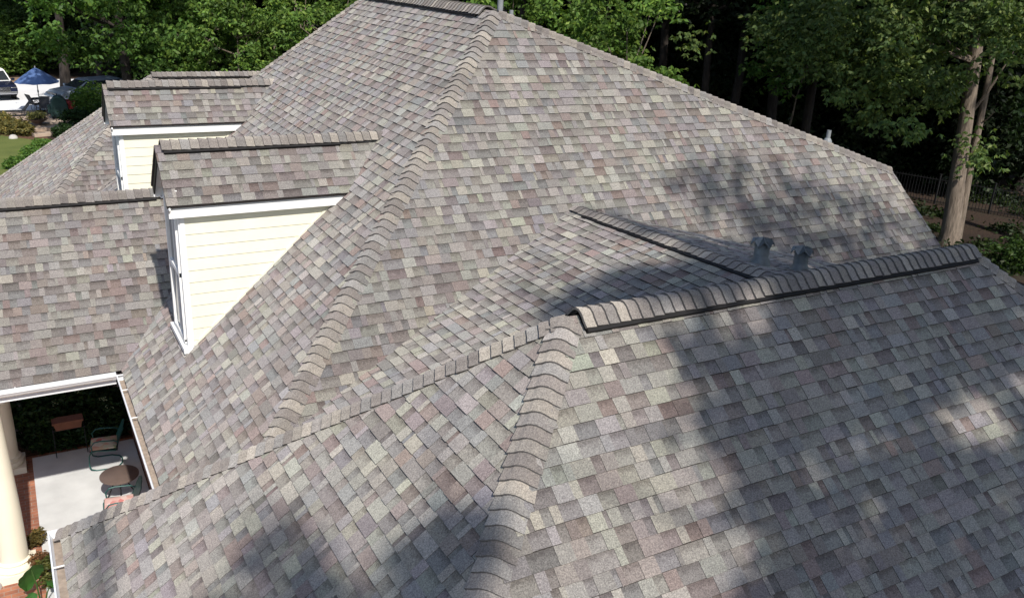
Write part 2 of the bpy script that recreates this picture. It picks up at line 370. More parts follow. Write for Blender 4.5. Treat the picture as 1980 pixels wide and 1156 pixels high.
# main hip roof
D_ = A3(7.895, -3.405, -3.7496)
vmain = 0.0
Fnb = A3(fx, EZ / sN, EZ); Ffb = A3(fx, R2[1] - EZ / sN, EZ)
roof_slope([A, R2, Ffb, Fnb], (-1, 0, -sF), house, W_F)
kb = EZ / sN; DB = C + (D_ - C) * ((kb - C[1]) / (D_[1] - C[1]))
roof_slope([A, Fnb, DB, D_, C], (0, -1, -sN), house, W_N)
mb = MB(); Bf = A3(C[0], 8.5, C[2]); mb.prism([A + (0, 0, -.02), C + (0, 0, -.02), Bf, R2 + (0, 0, -.02)], (0, 0, -.06), (.2, .19, .18)); mb.hb('roof_slope', M_SH, house)
mb = MB(); mb.prism([R2 + (0, 0, -.02), Bf, A3(C[0], Ffb[1], EZ), Ffb], (0, 0, -.06), (.2, .19, .18)); mb.hb('roof_slope', M_SH, house)
caps(A, Fnb, nF, nN, house, W=.165); caps(A + (0.1, 0, 0), C + nrm(C) * .02, nB, nN, house, W=.15); caps(R2, Ffb, nF, nFar, house, W=.15)
ridge_vent(A + (0, .35, 0), R2 - (0, .3, 0), nF, nB, house, W=.185); caps(R2, A + (0, .22, 0), nF, nB, house, 'ridge_cap', lift=.048)
# porch gable roof
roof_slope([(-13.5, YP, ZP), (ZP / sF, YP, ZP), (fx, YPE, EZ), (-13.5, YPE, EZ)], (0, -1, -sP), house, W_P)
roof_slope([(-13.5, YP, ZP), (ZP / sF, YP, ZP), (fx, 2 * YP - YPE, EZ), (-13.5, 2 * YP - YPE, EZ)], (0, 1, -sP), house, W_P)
ridge_vent((-13.5, YP, ZP), (-5.0, YP, ZP), nPn, nPf, house, W=.178, h=.062); caps((ZP / sF, YP, ZP), (-13.5, YP, ZP), nPn, nPf, house, 'ridge_cap', W=.145, lift=.062)
# far wing with a hipped end
qd = QE[2] - EQ; Qn = QE + (-qd / sQ, -qd / sQ, -qd); Qf = QE + (-qd / sQ, qd / sQ, -qd)
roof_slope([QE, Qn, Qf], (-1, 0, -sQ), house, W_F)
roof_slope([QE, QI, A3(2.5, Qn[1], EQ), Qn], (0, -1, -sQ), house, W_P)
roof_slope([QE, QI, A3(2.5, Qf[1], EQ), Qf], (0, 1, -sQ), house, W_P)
caps(QE, Qn, nQe, nQn, house, W=.16); caps(QE, Qf, nQe, nQf, house, W=.16)
ridge_vent(QE + (.15, 0, 0), QI - (.1, 0, 0), nQn, nQf, house, W=.178, h=.062); caps(QI, QE, nQn, nQf, house, 'ridge_cap', W=.145, lift=.062)
# low saddle roof between the main roof and the front wing
k = 1.774; Vv = MT + A3(-(sN - MS) / sM * k, -k, -sN * k); yG = -7.25
def ml(x, y): return MT[2] + MS * (y - MT[1]) + sM * (x - MT[0])
def mr(x, y): return MT[2] + MS * (y - MT[1]) - sMR * (x - MT[0])
ME = A3(MT[0], yG, ml(MT[0], yG))
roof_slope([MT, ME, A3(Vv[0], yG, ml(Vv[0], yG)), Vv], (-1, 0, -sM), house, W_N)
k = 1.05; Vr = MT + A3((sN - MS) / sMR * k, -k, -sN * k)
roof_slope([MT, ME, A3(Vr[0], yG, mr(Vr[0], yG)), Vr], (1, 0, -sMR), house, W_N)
my = -6.75; MEv = A3(MT[0], my, ml(MT[0], my))
ridge_vent(MT + A3(0, -.42, -.42 * MS), MEv, nML, nMR, house, W=.165, h=.030); caps(MT + (0, -.02, 0), MEv, nML, nMR, house, 'ridge_cap', W=.13, lift=.026, thick=.020)
# front wing hip roof
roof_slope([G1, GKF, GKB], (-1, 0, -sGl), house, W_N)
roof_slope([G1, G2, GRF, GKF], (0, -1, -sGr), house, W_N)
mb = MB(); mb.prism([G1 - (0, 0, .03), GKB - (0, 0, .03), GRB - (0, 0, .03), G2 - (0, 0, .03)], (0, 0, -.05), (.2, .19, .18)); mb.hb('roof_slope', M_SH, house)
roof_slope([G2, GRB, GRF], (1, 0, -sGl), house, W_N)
caps(G1 + (-.02, 0, 0), GKF, nGl, nGr, house, W=.165, pitch=.122); caps(G1 + (-.02, .03, 0), GKB, nGl, nGb, house, W=.15, pitch=.122); caps(G2, GRF, nGe, nGr, house, W=.15)
caps(G2, GRB, nGe, nGb, house, W=.15)
ridge_vent(G1 + (.1, 0, 0), G2 - (.08, 0, 0), nGr, nGb, house, W=.190, h=.058); caps(G2, G1 + (.08, 0, 0), nGr, nGb, house, 'ridge_cap', W=.160, lift=.052, thick=.028, pitch=.122)

# dormers
def dormer(yd):
    xd, zd, wd, o = -5.3584, -1.8787, .6713, .15
    ze = zd - sD * wd; xw = -5.19; ww = wd - o; zw = zd - sD * ww - .05
    mb = MB()
    # lap siding: long boards, each tilted so that its lower edge stands proud
    bh = .178; zb = -5.0
    for sgn in (-1, 1):
        z = zb
        while z < zw - .01:
            z1 = min(z + bh, zw)
            y0 = yd + sgn * (ww + .016); y1 = yd + sgn * (ww + .004)
            x0 = xw + .06
            mb.face([(x0, y0, z), (z / sF + .25, y0, z), (z1 / sF + .25, y1, z1), (x0, y1, z1)][::-1 if sgn > 0 else 1])
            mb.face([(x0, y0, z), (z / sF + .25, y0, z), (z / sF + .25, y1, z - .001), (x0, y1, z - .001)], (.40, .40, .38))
            z = z1
    # front gable wall
    mb.prism([(xw, yd - ww, zb), (xw, yd + ww, zb), (xw, yd + ww, zw), (xw, yd, zd - .1), (xw, yd - ww, zw)], (.05, 0, 0))
    dm = mb.hb('dormer', M_CREAM, house)
    xi = lambda z: z / sF
    for sgn, nn in ((-1, 1), (1, 1)):
        roof_slope([(xd, yd, zd), (xi(zd), yd, zd), (xi(ze), yd + sgn * wd, ze), (xd, yd + sgn * wd, ze)], (0, sgn, -sD), dm, W_D, v_shift=.015)
    n1, n2 = plane_n(sD, 0, -1), plane_n(sD, 0, 1)
    ridge_vent((xd + .1, yd, zd), (-2.72, yd, zd), n1, n2, dm, W=.165, h=.055); caps((xi(zd) + .06, yd, zd), (xd + .08, yd, zd), n1, n2, dm, 'ridge_cap', W=.135, lift=.055, pitch=.128)
    f = MB(); 
    for sgn in (-1, 1):
        yy = yd + sgn * (wd - .035); f.box(((xd + .02 + xi(ze) + .05) / 2, yy, ze - .10), (xi(ze) + .05 - xd - .02, .026, .155))
        f.box(((xd + xi(ze)) / 2 + .05, yd + sgn * (wd - .035 - .07), ze - .165), (xi(ze) - xd - .1, .12, .02))
    f.hb('fascia', M_WHITE, dm)
    for sgn in (-1, 1): dk = MB(); dk.box(((xd + xi(ze)) / 2, yd + sgn * (wd + .002), ze - .012), (xi(ze) - xd, .02, .03)); dk.hb('drip_edge', M_DARKTRIM, dm)
    for sgn, m in ((-1, M_WHITE), (1, M_DARKTRIM)):       # barge boards: the near one white, the far one dark
        b = MB(); p0, p1 = A3(xd + .03, yd, zd - .09), A3(xd + .03, yd + sgn * (wd - .01), ze - .09); b.beam(p0, p1, .02, .13, up=(0, 0, 1)); b.hb('barge_board', m, dm)
    s = MB()
    for sgn in (-1, 1): s.beam((xd + .10, yd, zd - .075), (xd + .10, yd + sgn * (wd - .03), ze - .055), .14, .012); 
    s.hb('soffit', M_WHITE, dm)
    t = MB()
    for sgn in (-1, 1):
        t.box((xw + .03, yd + sgn * (ww + .012), (zb + .1 + zw) / 2), (.06, .022, zw - zb - .1)); t.box((xw - .012, yd + sgn * (ww - .04), (zb + .1 + zw) / 2), (.022, .085, zw - zb - .1))
    t.box((xw - .03, yd, -4.79), (.12, 2 * ww + .1, .07)); t.box((xw - .015, yd, zw + .02), (.03, 2 * ww, .10))
    t.hb('corner_trim', M_WHITE, dm)
    wf = MB(); z0, z1, hw = -4.70, zw - .16, ww - .14
    for sgn in (-1, 1): wf.box((xw - .02, yd + sgn * hw, (z0 + z1) / 2), (.06, .07, z1 - z0))
    for z in (z0, (z0 + z1) / 2, z1): wf.box((xw - .018, yd, z), (.056, 2 * hw + .07, .065))
    wf.box((xw - .012, yd, (z0 + z1) / 2), (.03, .025, z1 - z0))
    wf.hb('window_frame', M_WHITE, dm)
    g = MB(); g.box((xw - .004, yd, (z0 + z1) / 2), (.008, 2 * hw, z1 - z0)); g.hb('window_pane', M_GLASS, dm)
    fl = MB(); 
    for sgn in (-1, 1): fl.beam((-5.12, yd + sgn * (ww + .02), sF * -5.12 + .02), (xi(ze) - .1, yd + sgn * (ww + .02), ze - .09 + .02), .02, .035, c=(1, 1, 1)); 
    fl.hb('flashing', M_CREAM, dm)
    return dm
dormer(-.1823); dormer(6.0294)

# gutters
def gutter(p0, p1, out, parent, w=.125, h=.11, straps=(), cap0=False):
    p0, p1, out = A3(*p0), A3(*p1), nrm(out); mb = MB(); z = A3(0, 0, 1); L = np.linalg.norm(p1 - p0); l = (p1 - p0) / L
    prof = [(0, 0), (0, -h), (.65 * w, -h), (.85 * w, -h * .55), (w, -h * .35), (w, 0), (w - .018, .004), (w - .018, -.016), (w - .022, -h * .35), (.63 * w, -h + .008), (.012, -h + .008), (.012, 0)]
    for i in range(len(prof)):
        (a, b), (c_, d_) = prof[i], prof[(i + 1) % len(prof)]
        mb.face([p0 + out * a + z * b, p1 + out * a + z * b, p1 + out * c_ + z * d_, p0 + out * c_ + z * d_])
    for e in (p0, p1): mb.prism([e, e + out * w, e + out * w - z * h * .35, e + out * w * .65 - z * h, e - z * h], l * .004)
    mb.beam(p0 - z * .14 - out * .01, p1 - z * .14 - out * .01, .02, .16)
    g = mb.hb('gutter', M_GUTTER, parent)
    for t in straps: s = MB(); q = p0 + l * t; s.beam(q + z * .006, q + out * (w - .01) + z * .006, .022, .006); s.hb('gutter_strap', M_WHITE, g)
    d = MB(); d.beam(p0 + out * w * .42 - z * (h - .02) + l * .05, p1 + out * w * .42 - z * (h - .02) - l * .05, w * .6, .02); d.hb('gutter_grit', M_DEBRIS, g)
    return g
gutter((fx + .02, -3.9, EZ + .0), (fx + .02, YPE - .13, EZ), (-1, 0, 0), house, straps=(2.9, 3.85, 4.4))
gutter((-13.5, YPE + .02, EZ), (fx - .1, YPE + .02, EZ), (0, -1, 0), house, straps=(3, 4, 5, 6))
gutter((GKB[0] + .02, -11.2, EZ), (GKB[0] + .02, GKB[1] + .05, EZ), (-1, 0, 0), house, straps=(4, 5, 6.0, 7.1), w=.15)
gutter((Qn[0] + .02, Qn[1], EQ), (Qf[0] + .02, Qf[1], EQ), (-1, 0, 0), house)

# walls, beams, columns
GZ = -OZ
mb = MB()
mb.box(((-5.62 + 7.3) / 2, 2.9, (GZ + EZ - .12) / 2), (12.92, 15.0, EZ - .12 - GZ))
mb.prism([(7.3, -4.6, EZ - .4), (7.3, -3.4, -4.0), (7.3, -2.2, -2.75), (7.3, 8.3, -2.75), (7.3, 8.3, EZ - .4)], (-.25, 0, 0))
mb.box(((-6.75 + 5.9) / 2, -7.3, (GZ + EZ - .12) / 2), (12.65, 7.2, EZ - .12 - GZ))
mb.box((-2.1, 12.7, (GZ + EQ - .14) / 2), (9.0, 6.9, EQ - .14 - GZ))
mb.hb('brick_wall', M_BRICK, house)
mb = MB(); mb.box(((-13.5 + fx) / 2, YP, EZ - .15), (13.5 + fx, 2 * (YP - YPE) - .3, .08)); mb.box(((-13.5 + fx) / 2, YPE + .3, EZ - .20), (13.5 + fx, .2, .06)); mb.hb('porch_ceiling', M_WHITE, house)
def column(x, y):
    top = EZ - .22
    c = MB(); H = top - GZ; pr_ = [(.215 - .065 * max(0, (t - .2) / .8) ** 1.3, .30 + t * (H - .45)) for t in np.linspace(0, 1, 14)]
    c.lathe(pr_, (x, y, GZ), 32); o = c.hb('column', M_COLUMN, house, smooth=True)
    b = MB(); b.box((x, y, GZ + .07), (.62, .62, .14)); b.lathe([(.29, .14), (.305, .18), (.29, .22), (.235, .24), (.235, .27), (.26, .285), (.215, .31)], (x, y, GZ), 32); b.hb('column_base', M_COLUMN, o, smooth=False)
    b = MB(); b.lathe([(.152, H - .20), (.175, H - .185), (.175, H - .16), (.155, H - .15), (.155, H - .12), (.2, H - .05), (0, H - .05)], (x, y, GZ), 32); b.box((x, y, top - .025), (.48, .48, .05)); b.hb('column_capital', M_COLUMN, o)
column(-7.91, .98); column(-7.93, 4.45)

# pipes and flue caps on the roof
def flue(x, y, z, hgt, r, lean=0):
    p = MB(); p.lathe([(r * 1.5, -.12), (r * 1.35, .06), (r, .10), (r, hgt), (r * .98, hgt + .02), (0, hgt + .02)], (x, y, z), 24)
    p.lathe([(r * 1.03, hgt * .55), (r * 1.03, hgt * .58)], (x, y, z), 24)
    o = p.hb('vent_pipe', M_GALV, house, smooth=True)
    c = MB(); R_ = r * 1.6; n = 6; zc = z + hgt + .05      # fluted cap: six folded petals, points drooping between them
    top = (x, y, zc + .055)
    for i in range(n):
        a0, a1, am = [2 * math.pi * t / n + .4 for t in (i, i + 1, i + .5)]
        P = lambda a, rr, zz: (x + math.cos(a) * rr, y + math.sin(a) * rr, zz)
        q0, q1, qm = P(a0, R_, zc - .05), P(a1, R_, zc - .05), P(am, R_ * .93, zc + .015)
        d0, d1 = P(a0, R_ * .95, zc - .075), P(a1, R_ * .95, zc - .075)
        c.face([top, q0, qm]); c.face([top, qm, q1]); c.face([q0, d0, qm]); c.face([qm, d1, q1])
        c.face([top, q0, qm])
    for a in (0.2, 2.3, 4.4): c.beam((x + math.cos(a) * r, y + math.sin(a) * r, z + hgt - .02), (x + math.cos(a) * r, y + math.sin(a) * r, zc + .03), .02, .008, up=(math.cos(a), math.sin(a), 0))
    c.hb('vent_cap', M_GALV, o)
flue(1.05, -5.48, mr(1.05, -5.48), .27, .095); flue(1.85, -5.44, mr(1.85, -5.44), .26, .095)
def stack(x, y, z, h, r):
    p = MB(); p.lathe([(r * 2.2, -.1), (r * 2.0, .04), (r * 1.3, .09), (r, .10), (r, h), (r * .8, h), (r * .8, h - .05), (0, h - .05)], (x, y, z), 18); p.hb('vent_pipe', M_LEAD, house, smooth=True)
stack(6.25, -1.80, -2.09, .24, .04); stack(.42, .55, -.14, .30, .05); stack(.50, .30, -.17, .18, .035)

# ------------------------------------------------------------------ ground
def sheet(name, poly, z, mat, c=(1, 1, 1)):
    mb = MB(); mb.face([(x, y, z) for x, y in poly], c); o = mb.build(name, mat); tag(o, kind='structure'); return o
sheet('ground', [(-400, -300), (400, -300), (400, 500), (-400, 500)], 0, ground_mat())
M_LAWN = lawn_mat()
def ghit(px, py, z=0.0):            # the ground point seen at a place in the photograph
    d = FW + (px - 990) / FPX * RT - (py - 578) / FPX * UP; q = CAM + d * ((z - CAM[2]) / d[2]); return (q[0], q[1])
sheet('lawn', [(-30, 14), (-9.4, 14), (-6.2, 26), ghit(30, 330), ghit(62, 305), ghit(88, 283), ghit(60, 270), ghit(0, 262), (-30, 41)], .004, M_LAWN)
sheet('patio_pavers', [(-16, 42.6), ghit(0, 232), ghit(52, 246), ghit(84, 262), ghit(118, 262), ghit(150, 240), (-1.0, 47.9), (-16, 47.9)], .008, M_PAVER)
sheet('driveway', [(-40, 47.904), (8, 47.904), (8, 62), (-40, 62)], .012, M_DRIVE)
sheet('mulch_bed', [(-30, 41), ghit(0, 262), ghit(60, 270), ghit(88, 283), ghit(100, 275), ghit(84, 258), ghit(52, 242), ghit(0, 226), (-30, 44)], .006, M_MULCH)
sheet('brick_paving', [(-14, -9), (-5.6, -9), (-5.6, 4.78), (-14, 4.78)], .010, M_TILE)
mb = MB(); mb.box((-6.575, .4, .035), (1.87, 8.36, .07)); pat = mb.build('patio', M_CONC, bevel=.008); tag(pat, kind='structure')
sheet('garden_bed', [(-12, 4.8), (-5.6, 4.8), (-5.6, 8), (-12, 8)], .014, M_MULCH)

# ------------------------------------------------------------------ courtyard furniture
def arc(c, r, a0, a1, n, ax=(1, 0, 0), ay=(0, 1, 0)):
    c, ax, ay = A3(*c), A3(*ax), A3(*ay); return [c + r * (math.cos(t) * ax + math.sin(t) * ay) for t in np.linspace(a0, a1, n)]
def cantilever_chair(x, y, rz, label, cushion_mat):
    r = empty('metal_chair', (x, y, .07), rz); tag(r, label, 'chair', 'green metal chairs on the courtyard patio')
    f = MB(); b = .014                                   # sled frame: floor loop, two bent front uprights, seat rails (chair faces -x)
    for s in (-1, 1):
        yy = s * .27
        f.tube([(.24, s * .20, b), (.10, yy, b), (-.16, yy, b), (-.25, yy, .05), (-.275, yy, .14), (-.26, yy, .34), (-.22, yy, .42), (-.12, yy, .435), (.22, yy, .40)], b, 8)
        f.tube([(-.20, yy, .42), (-.21, yy, .55), (-.15, yy, .625), (-.05, yy, .64), (.20, yy, .62), (.27, yy, .58)], b, 8)
    f.tube([(.24, -.20, b), (.29, -.1, b), (.30, 0, b), (.29, .1, b), (.24, .20, b)], b, 8)
    f.build('frame', M_TEAL, r, smooth=True)
    s = MB(); nx, ny = 9, 9
    def sp(i, j): u, v = i / nx, j / ny; return (-.25 + .5 * u, -.25 + .5 * v, .43 - .03 * u - .02 * math.sin(math.pi * v))
    for i in range(nx):
        for j in range(ny): s.face([sp(i, j), sp(i + 1, j), sp(i + 1, j + 1), sp(i, j + 1)]); s.face([A3(*sp(i, j + 1)) - (0, 0, .012), A3(*sp(i + 1, j + 1)) - (0, 0, .012), A3(*sp(i + 1, j)) - (0, 0, .012), A3(*sp(i, j)) - (0, 0, .012)])
    s.build('seat', M_TEAL, r, smooth=True)
    k = MB(); n = 12                                     # shell-shaped back with scalloped flutes
    def bp(i, j):
        v = -1 + 2 * i / n; h = j / 8; wd = .25 * (1.0 + .12 * math.sin(math.pi * h)) ; top = .50 * (1 - .22 * v * v)
        return A3(.23 + .17 * h + .035 * v * v * -1 + .006 * math.cos(v * 22), v * wd, .40 + top * h)
    for i in range(n):
        for j in range(8):
            q = [bp(i, j), bp(i + 1, j), bp(i + 1, j + 1), bp(i, j + 1)]; k.face(q); k.face([p + (.012, 0, 0) for p in q[::-1]])
    k.build('backrest', M_TEAL, r, smooth=True)
    c = MB(); m = 10
    def cp(i, j, up):
        u, v = -1 + 2 * i / m, -1 + 2 * j / m; e = (1 - abs(u) ** 4) * (1 - abs(v) ** 4); return (.0 + .235 * u, .235 * v, .425 + (.035 + .04 * e if up else .012))
    for i in range(m):
        for j in range(m):
            c.face([cp(i, j, 1), cp(i + 1, j, 1), cp(i + 1, j + 1, 1), cp(i, j + 1, 1)]); c.face([cp(i, j + 1, 0), cp(i + 1, j + 1, 0), cp(i + 1, j, 0), cp(i, j, 0)])
    for i in range(m):
        for (a, b_) in (((i, 0), (i + 1, 0)), ((i + 1, m), (i, m)), ((0, i + 1), (0, i)), ((m, i), (m, i + 1))): c.face([cp(*a, 0), cp(*b_, 0), cp(*b_, 1), cp(*a, 1)])
    cu = c.build('cushion', cushion_mat, None, smooth=True); cu.location = (x, y, .07); cu.rotation_euler = (0, 0, rz)
    return r, cu
r1, c1 = cantilever_chair(-6.24, 3.80, R(-8), 'green metal cantilever chair with shell back in the shade of the porch', M_FLORAL)
M_PINK = floral(); M_PINK.name = 'pink_floral_fabric'
for e_, cc in zip([n_ for n_ in M_PINK.node_tree.nodes if n_.type == 'VALTORGB'][0].color_ramp.elements, ((.60, .22, .20), (.68, .45, .40), (.62, .34, .30), (.72, .60, .55))): e_.color = (*cc, 1)
tag(c1, 'multicoloured floral cushion on the shaded green chair by the garden bed', 'cushion', 'floral chair cushions')
r2, c2 = cantilever_chair(-6.24, 1.50, R(-6), 'green metal chair mostly hidden behind the roof edge beside the round brown table', M_PINK)
tag(c2, 'pink floral cushion on the sunlit chair half hidden by the roof edge', 'cushion', 'floral chair cushions')
t = empty('round_table', (-6.13, 2.32, .07)); tag(t, 'round brown patio table in the sun against the house wall', 'table')
m = MB(); m.lathe([(0, .56), (.32, .56), (.335, .55), (.335, .53), (.32, .52), (0, .52)], (0, 0, 0), 36); m.build('tabletop', M_BROWN, t, smooth=True)
for a in (.4, 2.5, 4.6):
    m = MB(); m.tube([(math.cos(a) * .12, math.sin(a) * .12, .52), (math.cos(a) * .15, math.sin(a) * .15, .3), (math.cos(a) * .28, math.sin(a) * .28, .012)], .014, 8); m.build('leg', M_IRON, t, smooth=True)
# iron plant stand with a terracotta trough
t = empty('plant_stand', (-6.80, 4.50, .07)); tag(t, 'black wrought iron plant stand with scrolled feet at the edge of the patio', 'plant stand')
for xx in (-.28, .28):
    m = MB()
    m.tube([(xx, .1, .54), (xx, .02, .52), (xx, -.02, .4), (xx, -.05, .18), (xx, -.10, .08)] + arc((xx, -.16, .10), .065, -.4, 4.2, 12, (0, 1, 0), (0, 0, 1)), .011, 6); m.tube([(xx, .1, .54), (xx, .26, .44), (xx, .28, 0)], .011, 6)
    m.build('leg', M_IRON, t, smooth=True)
m = MB()
for yy in (.02, .2): m.tube([(-.3, yy, .52), (.3, yy, .52)], .01, 6)
m.build('shelf_rail', M_IRON, t)
t = MB(); Bq = [(-.27, -.01), (.27, -.01), (.27, .21), (-.27, .21)]; Tq = [(-.31, -.04), (.31, -.04), (.31, .24), (-.31, .24)]
P = [(x, y, .0) for x, y in Bq] + [(x, y, .22) for x, y in Tq]; t.hexa(P)
t.box((0, -.045, .20), (.66, .03, .05)); t.box((0, .245, .20), (.66, .03, .05)); t.box((-.318, .1, .20), (.03, .30, .05)); t.box((.318, .1, .20), (.03, .30, .05))
o = t.build('planter', M_TERRA, None, bevel=.008); o.location = (-6.80, 4.50, .602); o.scale = (.85, .85, .85); tag(o, 'terracotta trough planter held up by the wrought iron stand', 'planter')

# ------------------------------------------------------------------ foliage
def leaf_arrays(Cn, Dn, L, Wd, rg, flat=.35):
    n = len(Cn); D = Dn / (np.linalg.norm(Dn, axis=1, keepdims=True) + 1e-9); r = rg.normal(size=(n, 3)); r[:, 2] *= flat
    S = np.cross(D, np.cross(r, D) * 0 + r); S /= (np.linalg.norm(S, axis=1, keepdims=True) + 1e-9)
    L = np.asarray(L).reshape(-1, 1) * np.ones((n, 1)); Wd = np.asarray(Wd).reshape(-1, 1) * np.ones((n, 1))
    V = np.empty((n, 4, 3)); V[:, 0] = Cn; V[:, 1] = Cn + D * L * .45 + S * Wd * .5; V[:, 2] = Cn + D * L; V[:, 3] = Cn + D * L * .45 - S * Wd * .5
    V[:, 2, 2] -= L[:, 0] * .12
    return V
def leaf_object(name, V, colr, mat, parent=None):
    n = len(V); me = bpy.data.meshes.new(name); me.vertices.add(4 * n); me.vertices.foreach_set('co', V.reshape(-1).astype(np.float32))
    me.loops.add(4 * n); me.polygons.add(n); me.loops.foreach_set('vertex_index', np.arange(4 * n, dtype=np.int32)); me.polygons.foreach_set('loop_start', np.arange(0, 4 * n, 4, dtype=np.int32))
    me.materials.append(mat); ca = me.color_attributes.new('Col', 'FLOAT_COLOR', 'CORNER'); cc = np.ones((n, 4), np.float32); cc[:, :3] = colr
    ca.data.foreach_set('color', np.repeat(cc, 4, axis=0).ravel()); me.update(); me.validate()
    o = bpy.data.objects.new(name, me); col.objects.link(o); o.parent = parent; return o
def leaf_cols(n, rg, base=(.050, .095, .022), blob=None):
    b = np.array(base); k = rg.normal(1, .22, (n, 1)).clip(.4, 1.8); yel = rg.random((n, 1)) ** 3
    c = b * k * (1 + yel * np.array([[.9, .45, .1]]))
    if blob is not None: c = c * blob
    return c.astype(np.float32)
def sprays(tips, per, rad, rg, size, droop=.5, out=None):
    """leafy sprays: around every twig tip a flattened cloud of small leaf rosettes"""
    tips = np.asarray(tips, float); K = len(tips); idx = np.repeat(np.arange(K), per); n = len(idx)
    rr = (rad if np.isscalar(rad) else np.asarray(rad)[idx])
    g = rg.normal(size=(n, 3)); g[:, 2] *= .62; g *= (np.asarray(rr).reshape(-1, 1) * .55)
    ros = tips[idx] + g; ros[:, 2] -= .12 * np.linalg.norm(g[:, :2], axis=1)
    m = 5; C_ = np.repeat(ros, m, axis=0); a = rg.random(n * m) * 2 * np.pi
    D = np.stack([np.cos(a), np.sin(a), -droop + rg.normal(0, .35, n * m)], 1)
    o_ = np.repeat(g, m, axis=0); D[:, :2] += .5 * o_[:, :2] / (np.linalg.norm(o_, axis=1, keepdims=True) + .2)
    L = size * rg.uniform(.7, 1.3, n * m); V = leaf_arrays(C_, D, L, L * rg.uniform(.42, .6, n * m), rg)
    return V, np.repeat(idx, m)
def trunk_mesh(name, mat, parent, pts, rad, limbs, n=12):
    mb = MB(); mb.tube(pts, rad, n)
    for (a, b, r0) in limbs:
        a, b = A3(*a), A3(*b); mid = (a + b) / 2 + (0, 0, -.08 * np.linalg.norm(b - a)); mb.tube([a, mid, b], [r0, r0 * .65, r0 * .2], 6, cap=False)
    return mb.build(name, mat, parent, smooth=True)
def crown_tips(rg, c, r, n, hollow=.45, low=-1.0):
    out = []
    while len(out) < n:
        p = rg.normal(size=3); p /= np.linalg.norm(p)
        if p[2] < low: continue
        q = p * (hollow + (1 - hollow) * rg.random() ** .6) * rg.uniform(.8, 1.12); out.append(np.array(c) + q * np.array(r))
    return np.array(out)
def make_tree(name, loc, seed, cz, cr, ntips, per, h, tr, size=.2, base=(.050, .095, .022), rad=(.7, 1.5), bark=None, limbs=14, keep=None, rz=0.0, low=-1.0):
    rg = np.random.default_rng(seed); r = empty(name, loc, rz)
    tips = crown_tips(rg, (0, 0, cz), cr, ntips, low=low)
    V, idx = sprays(tips, per, rg.uniform(*rad, ntips), rg, size)
    tone = rg.uniform(.6, 1.4, ntips)[idx].reshape(-1, 1)
    colr = leaf_cols(len(V), rg, base, tone)
    if keep is not None:
        k = keep(V[:, 0] + np.array(loc), rg); V, colr = V[k], colr[k]
    n = 9; wob = np.cumsum(rg.normal(0, .10, (n, 2)), axis=0); wob[0] = 0
    pts = [(wob[i][0], wob[i][1], h * i / (n - 1)) for i in range(n)]; rads = [tr * (1.35 if i == 0 else 1) * (1 - .8 * i / (n - 1)) for i in range(n)]
    lm = []
    for t in tips[rg.permutation(ntips)[:limbs]]:
        i = int(np.clip((t[2] - .35 * math.hypot(t[0], t[1])) / h * (n - 1), 3, n - 2)); lm.append((pts[i], t, max(.04, rads[i] * .45)))
    trunk_mesh('trunk', bark or M_BARK, r, pts, rads, lm)
    leaf_object('crown', V, colr, M_LEAF, r)
    return r

# ------------------------------------------------------------------ the woods behind the house
def polar(px, rng_):
    d = FW + (px - 990) / FPX * RT + 550 / FPX * UP; d = np.array((d[0], d[1])); d /= np.linalg.norm(d); return (CAM[0] + d[0] * rng_, CAM[1] + d[1] * rng_)
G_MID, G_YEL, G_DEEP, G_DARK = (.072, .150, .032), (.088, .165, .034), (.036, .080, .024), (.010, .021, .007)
WOODS = []
def wood_tree(px, rg_, kind, seed, label, rz=0, **k):
    x, y = polar(px, rg_)
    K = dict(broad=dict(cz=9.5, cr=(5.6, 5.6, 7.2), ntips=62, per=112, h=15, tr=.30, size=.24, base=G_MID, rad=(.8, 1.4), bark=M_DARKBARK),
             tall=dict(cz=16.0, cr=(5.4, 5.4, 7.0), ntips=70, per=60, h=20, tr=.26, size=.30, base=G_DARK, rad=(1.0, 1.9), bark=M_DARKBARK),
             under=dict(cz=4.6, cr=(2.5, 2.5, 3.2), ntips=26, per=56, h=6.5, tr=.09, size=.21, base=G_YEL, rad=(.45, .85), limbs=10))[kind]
    K.update(k); o = make_tree('broadleaf_tree' if kind != 'under' else 'understory_tree', (x, y, 0), seed, rz=rz, **K); tag(o, label, 'tree', 'trees of the woods'); return o
wood_tree(235, 50, 'broad', 31, 'large bright leafy tree overhanging the silver car beyond the far dormer')
wood_tree(20, 84, 'broad', 32, 'green tree behind the dark car at the left edge')
wood_tree(115, 79, 'broad', 33, 'dense dark tree rising behind the blue umbrella', base=G_DEEP)
wood_tree(395, 50, 'under', 34, 'small sunlit tree just above the far dormer ridge', cz=5.4)
wood_tree(455, 47, 'under', 35, 'small sunlit tree above the ridge of the hipped far wing', cz=5.6)
wood_tree(520, 52, 'under', 36, 'small sunlit tree at the far foot of the left roof slope', cz=6.0)
wood_tree(330, 56, 'broad', 37, 'tall leafy tree behind the two dormers', cr=(4.6, 4.6, 6.5), cz=10.5)
wood_tree(640, 44, 'under', 38, 'sunlit tree touching the top of the left roof slope', cz=7.0, cr=(3.0, 3.0, 3.6))
wood_tree(575, 50, 'under', 39, 'sunlit tree between the far wing and the main ridge', cz=6.6, cr=(2.6, 2.6, 3.0))
wood_tree(1000, 38, 'under', 40, 'green tree right behind the main ridge pipes', cz=7.6, cr=(2.6, 2.6, 2.8))
wood_tree(1235, 36, 'under', 41, 'bright green tree glowing in front of the dark woods behind the long hip', cz=6.3, cr=(2.6, 2.4, 3.4), rad=(.45, .85))
wood_tree(1165, 40, 'under', 42, 'slim sunlit tree beside the bright green tree behind the long hip', cz=7.4, cr=(1.8, 1.8, 2.6))
